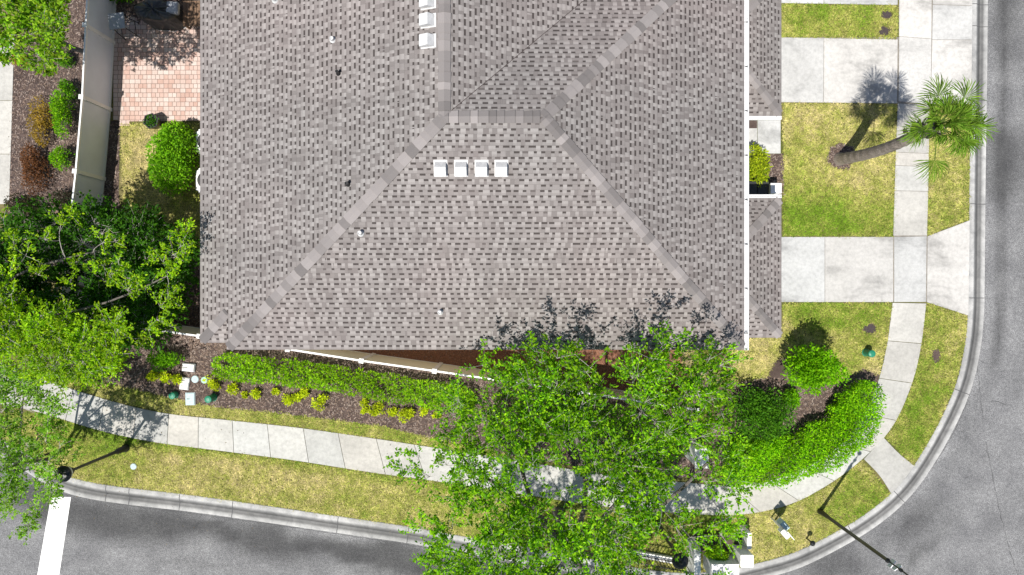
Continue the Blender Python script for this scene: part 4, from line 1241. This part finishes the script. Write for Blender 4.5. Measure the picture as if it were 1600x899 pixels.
hedge('hedge', 'dense bright-green hedge curving along the inside of the corner sidewalk', hl([(1335, 606), (1348, 635), (1335, 667), (1295, 697), (1240, 716), (1185, 724), (1135, 722)], .9), 1.64, 1.0, HEDGE + [(0.30, 0.56, 0.008)], 2100, .085)
hedge('hedge', 'long green hedge running along the white fence below the roof edge', hl([(335, 572), (400, 577), (470, 585), (540, 597), (610, 608), (690, 620), (740, 628)], .6), 0.92, .75, [(0.19, 0.40, 0.006), (0.24, 0.48, 0.010), (0.09, 0.25, 0.006), (0.34, 0.52, 0.02), (0.26, 0.52, 0.008)], 1190, .095)
hedge('hedge', 'patchy hedge under the street tree beside the front fence', hl([(770, 640), (850, 650), (930, 665), (1010, 680), (1080, 690)], .6), 1.3, .8, MIDG + HEDGE, 800, .085)

# small lime plants in the strip
lime = [(246, 586, .30), (262, 590, .30), (278, 592, .26), (337, 597, .34), (369, 606, .30), (385, 617, .16), (404, 615, .26), (434, 612, .20), (453, 622, .30), (466, 621, .22), (479, 614, .24), (502, 627, .34), (569, 630, .22), (571, 642, .16), (592, 637, .36), (616, 644, .26), (634, 644, .36), (665, 640, .22), (682, 647, .2)]
ords = ['first', 'second', 'third', 'fourth', 'fifth', 'sixth', 'seventh', 'eighth', 'ninth', 'tenth', 'eleventh', 'twelfth', 'thirteenth', 'fourteenth', 'fifteenth', 'sixteenth', 'seventeenth', 'eighteenth', 'nineteenth']
for i, (a_, b_, r_) in enumerate(lime):
    g = P(a_, b_, Z_BED)
    shrub('lime_shrub', 'small lime-yellow shrub, %s from the left in the mulch strip below the long hedge' % ords[i], g, r_, r_ * .9, r_ * 1.15, LIME, int(2600 * r_ * r_ + 60), .075, group='small lime shrubs in the mulch strip', lumps=5, aspect=.6, shell=.3)

# --- palm
def palm():
    base = P(1312, 249, Z_LAWN)
    topz = 6.0
    topp = P(1463, 196, topz)
    t = thing('palm_tree', 'fan palm with a bare grey trunk rising from a mulch ring on the front lawn', 'palm tree', (base.x, base.y, base.z))
    wood = MB()
    pts, rads = [], []
    n = 26
    for k in range(n + 1):
        u = k / n
        p_ = base.lerp(topp, u); p_ += Vector((0.02, -0.16, 0)) * math.sin(u * math.pi)
        pts.append(p_); rads.append((.20 - .05 * u + (.05 if k == 0 else 0) + (.012 if k % 2 else 0)))
    wood.tube(pts, rads, 14)
    # old leaf bases
    for k in range(46):
        u = RNG.uniform(.72, .99); a_ = RNG.uniform(0, 6.28)
        c_ = base.lerp(topp, u); o = Vector((math.cos(a_), math.sin(a_), 0))
        wood.tube([c_ + o * .13, c_ + o * .26 + Vector((0, 0, .16)), c_ + o * .30 + Vector((0, 0, .26))], [.045, .03, .015], 4)
    wood.build('trunk', M['palmbark'], t, True)
    # fan fronds: (azimuth deg, elevation deg of petiole, length)
    fr = [(98, 20, .80, .62), (78, 35, .55, .5), (45, 18, .95, .62), (25, 40, .55, .5), (-12, 14, .95, .66), (-38, 25, .80, .55), (-98, 4, 1.0, .60), (190, 25, .62, .58), (160, 45, .45, .5), (-70, 45, .5, .5), (-135, 40, .45, .5), (60, 62, .4, .5), (0, 62, .4, .52), (-150, 65, .35, .48), (120, 62, .4, .48), (-60, 75, .3, .5), (-5, 35, .70, .55), (15, 8, .8, .6), (200, 8, .6, .5), (-30, 50, .5, .55), (85, 48, .5, .52), (30, 28, .6, .5), (-55, 18, .66, .5), (125, 25, .55, .5)]
    for az, el, L, R_ in fr:
        az = math.radians(az + RNG.normal(0, 5)); el = math.radians(el)
        d = Vector((math.cos(az) * math.cos(el), math.sin(az) * math.cos(el), math.sin(el)))
        s = Vector((-math.sin(az), math.cos(az), 0)); nrm = s.cross(d) * -1
        if nrm.z < 0: nrm = -nrm
        e = topp + d * L
        pm = MB(); pm.cur = (.13, .2, .04, 1)
        pm.tube([topp, topp + d * L * .5 + Vector((0, 0, .03)), e], [.022, .016, .012], 5)
        nl = 34
        R_ += .05
        for k in range(nl):
            a_ = math.radians(-88 + 176 * k / (nl - 1)) + RNG.normal(0, .03)
            ld = (d * math.cos(a_) + s * math.sin(a_)).normalized()
            lw = (d * -math.sin(a_) + s * math.cos(a_)).normalized()
            ln_ = R_ * (1 - .25 * abs(a_) / 2.2) * RNG.uniform(.85, 1.1)
            fold = nrm * (.05 if k % 2 else -.02)
            t0 = RNG.uniform(.4, 1.3)
            tw = RNG.uniform(0, .5)
            cc_ = np.array((.11, .25, .014)) * (1 - tw) + np.array((.32, .42, .06)) * tw
            pm.cur = (cc_[0] * t0, cc_[1] * t0, cc_[2] * t0, 1)
            w = .0125
            dro = RNG.uniform(.15, .5) + max(0, .3 - el) * .2
            p1 = e + ld * ln_ * .45 + fold; p2 = e + ld * ln_ * .78 + Vector((0, 0, -dro * .35 * ln_)); p3 = e + ld * ln_ + Vector((0, 0, -dro * ln_)) + s * RNG.normal(0, .03)
            tilt = nrm * RNG.normal(0, .012)
            pm.add([e, p1 - lw * w + tilt, p1 + lw * w - tilt, p2 - lw * w * .8, p2 + lw * w * .8, p3], [(0, 1, 2), (1, 3, 4, 2), (3, 5, 4)])
        pm.build('frond', M['leaf'], t, True, colors=True)
    return t
palm()

# ------------------------------------------------------------------ street furniture and small things
def street_lamp(label, base_px, hgt=3.6):
    b = P(base_px[0], base_px[1], Z_LAWN)
    t = thing('street_lamp', label, 'street lamp', b, 'black street lamps along the verge')
    MB().lathe([(.15, 0), (.15, .06), (.115, .10), (.10, .55), (.075, .62), (.062, .66), (.055, 1.2), (.045, hgt - .62), (.06, hgt - .60), (.06, hgt - .52)], 16).build('pole', M['black'], t, smooth=True)
    hd = MB().lathe([(.06, hgt - .52), (.11, hgt - .50), (.12, hgt - .44), (.14, hgt - .40), (.15, hgt - .39)], 20).build('collar', M['black'], t)
    MB().lathe([(.12, hgt - .39), (.19, hgt - .30), (.215, hgt - .2), (.20, hgt - .14)], 24).build('globe', M['bulb'], t, smooth=True)
    MB().lathe([(.255, hgt - .14), (.262, hgt - .11), (.24, hgt - .06), (.17, hgt - .01), (.07, hgt + .02), (.045, hgt + .04), (.05, hgt + .07), (.015, hgt + .10)], 28).build('shade', M['black'], t)
    return t
street_lamp('black dome-top lamp post leaning over the kerb near the stop line', (197, 700))
street_lamp('black dome-top lamp post half hidden under the street tree by the white planter wall', (1026, 817))

# pole with street name blades at the corner
b = P(1281, 799, Z_LAWN)
t = thing('street_sign', 'tall black sign pole with white name blades rising from the corner verge', 'sign', b)
MB().lathe([(.11, 0), (.11, .05), (.09, .12), (.075, .6), (.062, .7), (.058, 2.5), (.054, 4.45), (.07, 4.46), (.07, 4.52), (.03, 4.56)], 16).build('pole', M['black'], t, smooth=True)
MB().lathe([(.024, 4.5), (.024, 5.5), (.012, 5.56), (.012, 5.85)], 10).build('rod', M['black'], t)
MB().lathe([(.01, 5.80), (.06, 5.83), (.085, 5.90), (.06, 5.97), (.01, 6.0)], 14).build('finial', M['black'], t, smooth=True)
MB().obox((0, 0), (.6, .8), .13, .012, 4.62, 4.80).build('sign_blade', M['whitemetal'], t)
MB().obox((0, 0), (.85, .55), .13, .012, 4.90, 5.06).build('sign_blade', M['whitemetal'], t)
MB().lathe([(.03, 4.56), (.05, 4.58), (.05, 4.62), (.026, 4.64)], 12).build('bracket', M['black'], t)
MB().lathe([(.03, 5.14), (.055, 5.16), (.055, 5.22), (.02, 5.26)], 12).build('bracket', M['black'], t)

# octagonal road sign under the bottom left tree
b = P(110, 697, Z_LAWN)
t = thing('road_sign', 'black-poled octagonal road sign hidden under the thin tree by the stop line', 'sign', b)
MB().lathe([(.09, 0), (.09, .05), (.06, .12), (.05, .5), (.04, .55), (.04, 2.85), (.06, 2.88), (.03, 2.96), (.005, 3.05)], 12).build('pole', M['black'], t, smooth=True)
m_ = MB(); R8 = .36
pts = [(R8 * math.cos(math.radians(22.5 + 45 * k)), R8 * math.sin(math.radians(22.5 + 45 * k))) for k in range(8)]
m_.add([(-.055, y_, 2.45 + z_) for y_, z_ in pts] + [(-.05, y_, 2.45 + z_) for y_, z_ in pts], [tuple(range(7, -1, -1)), tuple(range(8, 16))] + [(i, (i + 1) % 8, 8 + (i + 1) % 8, 8 + i) for i in range(8)])
m_.build('sign_plate', M['greymetal'], t)

# post-mounted box on the verge
b = P(1207, 812, Z_LAWN)
t = thing('waste_station', 'white box on slim twin posts standing on the verge below the curved sidewalk', 'waste station', b, None, math.radians(-50))
for sx in (-.085, .085): MB().box(sx - .022, sx + .022, -.022, .022, 0, 1.35).build('post', M['whitemetal'], t)
MB().box(-.16, .16, .024, .22, .52, .92).build('bin', M['paleblue'], t, bevel=.012)
MB().box(-.17, .17, -.17, -.024, 1.05, 1.36).build('dispenser', M['whitemetal'], t, bevel=.012)
MB().box(-.18, .18, -.01, .012, 1.36, 1.66).build('sign_panel', M['whitemetal'], t)
MB().box(-.15, .15, .012, .016, .95, 1.2).build('notice_plate', M['greymetal'], t)
# low path light
b = P(1260, 841, Z_LAWN)
t = thing('path_light', 'small black path light on the verge next to the kerb', 'light', b)
MB().lathe([(.045, 0), (.03, .03), (.022, .08), (.022, .42)], 10).build('stake', M['black'], t)
MB().lathe([(.05, .42), (.055, .46), (.055, .5), (.10, .52), (.06, .57), (.01, .60)], 14).build('shade', M['black'], t)

# green pedestals
def pedestal(label, px, py, h=.5, r_=.125):
    b = P(px, py, Z_LAWN)
    t = thing('utility_pedestal', label, 'utility pedestal', b, 'green utility pedestals')
    MB().lathe([(r_ * 1.12, 0), (r_ * 1.12, .05), (r_, .06), (r_, h - .10)], 20).build('body', M['green'], t, smooth=False)
    MB().lathe([(r_ * 1.06, h - .10), (r_ * 1.06, h - .04), (r_ * .95, h - .01), (r_ * .5, h + .008), (r_ * .05, h + .01)], 20).build('cap', M['green'], t)
pedestal('green utility pedestal in the mulch strip right of the pale blue rectangular lid', 334, 621)
pedestal('green utility pedestal on the lawn beside the curved hedge', 1352, 551)
pedestal('short green utility pedestal left of the pale blue rectangular lid', 274, 617, .28, .12)

# flush lids in the bed and verge
def lid(name, label, px, py, mat, w=None, d=None, r_=None, rz=0.0, hh=.05):
    b = P(px, py, Z_BED)
    t = thing(name, label, 'utility cover', b, None, rz)
    if r_:
        MB().lathe([(r_ * 1.12, 0), (r_ * 1.12, hh * .7), (r_ * 1.02, hh * .8)], 22).build('rim', M['greyplastic'], t)
        MB().lathe([(r_, 0), (r_, hh), (r_ * .9, hh + .006), (r_ * .2, hh + .008), (r_ * .15, hh + .002), (.005, hh + .002)], 22).build('cover', M[mat], t)
    else:
        MB().box(-w / 2 - .02, w / 2 + .02, -d / 2 - .02, d / 2 + .02, 0, hh * .7).build('rim', M['greyplastic'], t)
        MB().box(-w / 2, w / 2, -d / 2, d / 2, hh * .7 + .002, hh + .01).build('cover', M[mat], t, bevel=.012)
        MB().box(-w * .35, -w * .02, -.012, .012, hh + .011, hh + .018).build('grip', M['blackplastic'], t)
lid('utility_box', 'clean white rectangular lid in the mulch by the hedge end', 296.5, 574, 'whitelid', .42, .26, rz=-.1, hh=.14)
lid('utility_box', 'scuffed white square lid under the small lime shrubs', 291, 595, 'whitelid', .26, .2, rz=-.15, hh=.07)
lid('utility_box', 'white box lid with a round mark, lowest of the white lids', 289, 603, 'whitelid', .30, .24, rz=-.1, hh=.09)
lid('utility_box', 'round pale-blue lid between the white lids and the green round lid', 305.5, 592.5, 'paleblue', r_=.125)
lid('utility_box', 'round pale-green lid at the foot of a lime shrub', 320, 594, 'palegreen', r_=.115)
lid('utility_box', 'pale-blue rectangular lid at the edge of the grass strip', 298.5, 623, 'paleblue', .32, .43, rz=.02, hh=.08)
lid('utility_box', 'round white and blue cap set in the grass verge by the lamp post', 209, 729, 'paleblue', r_=.105, hh=.03)

# air conditioners
def ac(label, y):
    t = thing('air_conditioner', label, 'air conditioner', (-10.83, y, 0.1), 'condenser units by the house')
    MB().box(-.45, .45, -.5, .5, 0, .08).build('pad', M['greymetal'], t)
    MB().box(-.39, .39, -.44, .44, .08, .74).build('body', M['whitemetal'], t, bevel=.09)
    MB().lathe([(.30, .742), (.30, .765), (.28, .78), (.05, .80), (.01, .80)], 26).build('fan_grille', M['darkgrille'], t)
ac('white condenser unit peeking from under the roof edge beside the patio', 5.18)
ac('grey-white condenser unit peeking from under the roof edge behind the round shrub', 3.80)

# patio things
b = P(207, 50, .118)
t = thing('bar_table', 'tall square grey-topped table on black legs against the white fence', 'table', b, None, .12)
m_ = MB().box(-.28, .28, -.28, .28, .98, 1.02); m_.build('table_top', M['greyplastic'], t, bevel=.012)
for sx in (-1, 1):
    for sy in (-1, 1):
        MB().tube([(sx * .20, sy * .20, .975), (sx * .28, sy * .27, 0)], .016, 6).build('leg', M['black'], t)
for z_, q in ((.25, .255), (.93, .205)):
    m_ = MB()
    for a_, b2 in (((-q, -q), (q, -q)), ((q, -q), (q, q)), ((q, q), (-q, q)), ((-q, q), (-q, -q))): m_.tube([(a_[0], a_[1], z_), (b2[0], b2[1], z_)], .012, 5)
    m_.build('stretcher', M['black'], t)
# covered furniture: draped shape with folds
b = P(262, 31, .118)
t = thing('covered_grill', 'long object under a crumpled black weather cover at the top of the patio', 'covered grill', b, None, -.06)
nu, nv = 64, 18
vs, fs = [], []
for j in range(nv + 1):
    v = j / nv
    for i in range(nu):
        a_ = 2 * math.pi * i / nu
        ca, sa = math.cos(a_), math.sin(a_)
        ex = 0.62 if ca > 0 else 0.9
        x_ = math.copysign(abs(ca) ** ex, ca); y_ = math.copysign(abs(sa) ** .75, sa)
        r_ = 1.0 if v < .6 else math.cos((v - .6) / .4 * math.pi / 2) ** .7 if v < 1 else 0.02
        r_ = max(r_, .02) * (1.0 - .08 * v)
        fold = 1 + .045 * math.sin(a_ * 9 + 2 * math.sin(a_ * 2)) * (1 - v) + .02 * math.sin(a_ * 23 + v * 9)
        zz = (v / .6) * .82 if v < .6 else .82 + .20 * math.sin((v - .6) / .4 * math.pi / 2)
        zz += (.045 * math.sin(x_ * 5 + y_ * 3) + .03 * math.sin(x_ * 11 - y_ * 7)) * (1 if v > .3 else v / .3) * (1 if v < 1 else .6)
        vs.append((.76 * x_ * r_ * fold, .40 * y_ * r_ * fold, max(0.0, zz)))
for j in range(nv):
    for i in range(nu):
        fs.append((j * nu + i, j * nu + (i + 1) % nu, (j + 1) * nu + (i + 1) % nu, (j + 1) * nu + i))
fs.append(tuple(range(nv * nu, nv * nu + nu)))
MB().add(vs, fs).build('cover', M['tarp'], t, smooth=True)
m_ = MB().box(.42, .84, -.12, .30, .80, .98); m_.build('side_shelf', M['greyplastic'], t, bevel=.03)
m_ = MB().tube([(-.74, -.2, .03), (-.3, -.41, .03), (.3, -.42, .03), (.72, -.25, .03)], .012, 5); m_.build('hem_cord', M['greymetal'], t)
b = P(308, 29, .118)
t = thing('wooden_bench', 'brown slatted wooden bench between the black cover and the roof edge', 'bench', b)
for i in range(5): MB().box(-.30 + i * .125, -.30 + i * .125 + .105, -.45, .45, .42, .45).build('slat', M['wood'], t)
for sx in (-.27, .27):
    for sy in (-.38, .38): MB().box(sx - .03, sx + .03, sy - .03, sy + .03, 0, .418).build('leg', M['wood'], t)
b = P(246, 194, Z_LAWN)
t = thing('hexagonal_planter', 'black hexagonal pot with a dark green plant at the patio edge', 'planter', b, None, .3)
MB().lathe([(.20, 0), (.27, .42), (.29, .43), (.29, .47), (.25, .47), (.24, .40), (.01, .39)], 6).build('pot', M['blackplastic'], t)
nn = 160
pos = np.stack([RNG.normal(0, .10, nn), RNG.normal(0, .10, nn), RNG.uniform(.40, .52, nn)], 1)
link('foliage', leaf_mesh('foliage', pos, rand_dirs(nn, .3), RNG.uniform(.06, .11, nn), palette(nn, DARKG)), M['leaf'], t)
# bins and white cabinet at the garage side
def wheelie(label, px):
    b = P(px, 300, .11)
    t = thing('trash_bin', label, 'trash bin', (b.x, b.y - .02, .11), 'black bins by the garage')
    m_ = MB(); m_.add([(-.16, -.2, 0), (.16, -.2, 0), (.16, .16, 0), (-.16, .16, 0), (-.19, -.25, .9), (.19, -.25, .9), (.19, .22, .9), (-.19, .22, .9)], [(3, 2, 1, 0), (4, 5, 6, 7), (0, 1, 5, 4), (1, 2, 6, 5), (2, 3, 7, 6), (3, 0, 4, 7)])
    m_.build('body', M['blackplastic'], t)
    MB().box(-.20, .20, -.26, .25, .905, .94).build('lid', M['blackplastic'], t, bevel=.012)
    MB().tube([(-.18, -.29, .88), (.18, -.29, .88)], .014, 6).build('handle', M['blackplastic'], t)
    for sx in (-.17, .17): MB().tube([(sx - .02, -.2, .08), (sx + .02, -.2, .08)], .08, 12).build('wheel', M['black'], t)
wheelie('black lidded bin under the yellow-green shrub by the garage gutter', 1160)
wheelie('black lidded bin between its twin and the white cabinet', 1178)
b = P(1194, 301, .11)
t = thing('utility_cabinet', 'small white cabinet at the garage corner beside the black bins', 'cabinet', (b.x, b.y, .11))
MB().box(-.18, .18, -.18, .16, 0, 1.1).build('body', M['whitemetal'], t, bevel=.01)
MB().box(-.19, .19, -.19, .17, 1.102, 1.13).build('lid', M['whitemetal'], t, bevel=.006)

# white planter wall with piers at the bottom and iron railing
def W(px, py): v = P(px, py, 1.2); return (v.x, v.y)
t = thing('planter_wall', 'white stucco planter wall with a corner pier at the bottom edge by the kerb', 'wall', P(1120, 850, 0))
x0 = W(1085, 0)[0]; x1 = W(1095, 0)[0]; yb = W(0, 912)[1]; yt = W(0, 858)[1]
MB().box(x0, x1, yb, yt, 0, 1.2).build('wall_panel', M['whitestucco'], t, True)
MB().lathe([(.09, 1.2), (.10, 1.25), (.07, 1.29), (.09, 1.34), (.05, 1.42), (.01, 1.44)], 14, ((x0 + x1) / 2, yt - .1, 0)).build('finial', M['whitestucco'], t, True)
MB().box(W(1112, 0)[0], W(1155, 0)[0] - .004, W(0, 906)[1], W(0, 882)[1], 0, 1.2).build('wall_panel', M['whitestucco'], t, True)
mp = MB().box(W(1156, 0)[0], W(1175, 0)[0], W(0, 884)[1], W(0, 866)[1], 0, 1.28); pr = mp.build('pier', M['whitestucco'], t, True)
MB().box(W(1155.3, 0)[0], W(1175.7, 0)[0], W(0, 884.7)[1], W(0, 865.3)[1], 1.283, 1.33).build('pier_cap', M['whitestucco'], pr, True, bevel=.012)
MB().box(W(1172, 0)[0], W(1179, 0)[0], W(0, 864)[1], W(0, 838)[1], 0, .9).build('wall_panel', M['whitestucco'], t, True)
MB().box(x1, W(1172, 0)[0], W(0, 880)[1], W(0, 850)[1], 0.09, .35).build('soil_fill', M['mulch'], t, True)
c_ = P(1122, 868, .9)
shrub('shrub', 'bushy bright-green plant growing inside the white planter wall', Vector((c_.x, c_.y, .34)), .55, .3, .6, YELLOWG, 1200, .075, lumps=8)
# iron railing on a low white plinth
t = thing('iron_railing', 'black iron picket railing on a white plinth under the street tree', 'railing', P(1010, 880, 0))
ra = P(945, 872, 1.2); rb_ = P(1084, 897, 1.2)
ra.z = rb_.z = 0
d = (rb_ - ra).normalized(); L = (rb_ - ra).length; cm_ = (ra + rb_) / 2
MB().obox(cm_, d, L / 2, .10, 0, .30).build('plinth', M['whitestucco'], t, True)
MB().obox(cm_, d, L / 2, .016, 1.10, 1.13).build('rail', M['black'], t, True); MB().obox(cm_, d, L / 2, .016, .36, .39).build('rail', M['black'], t, True)
k = .06
while k < L:
    c_ = ra + d * k
    MB().obox(c_, d, .010, .010, .302, 1.26).build('picket', M['black'], t, True)
    k += .125
# white pier by the end of the fence
b = P(1078, 700, Z_BED)
t = thing('gate_pier', 'white stucco pier half hidden by leaves between the fence end and the sidewalk', 'pier', b)
MB().box(-.19, .19, -.30, .30, 0, 1.5).build('shaft', M['whitestucco'], t, bevel=.008)
m_ = MB().box(-.23, .23, -.34, .34, 1.502, 1.56)
m_.add([(-.21, -.32, 1.561), (.21, -.32, 1.561), (.21, .32, 1.561), (-.21, .32, 1.561), (0, 0, 1.72)], [(0, 1, 4), (1, 2, 4), (2, 3, 4), (3, 0, 4)])
m_.build('cap', M['whitestucco'], t)
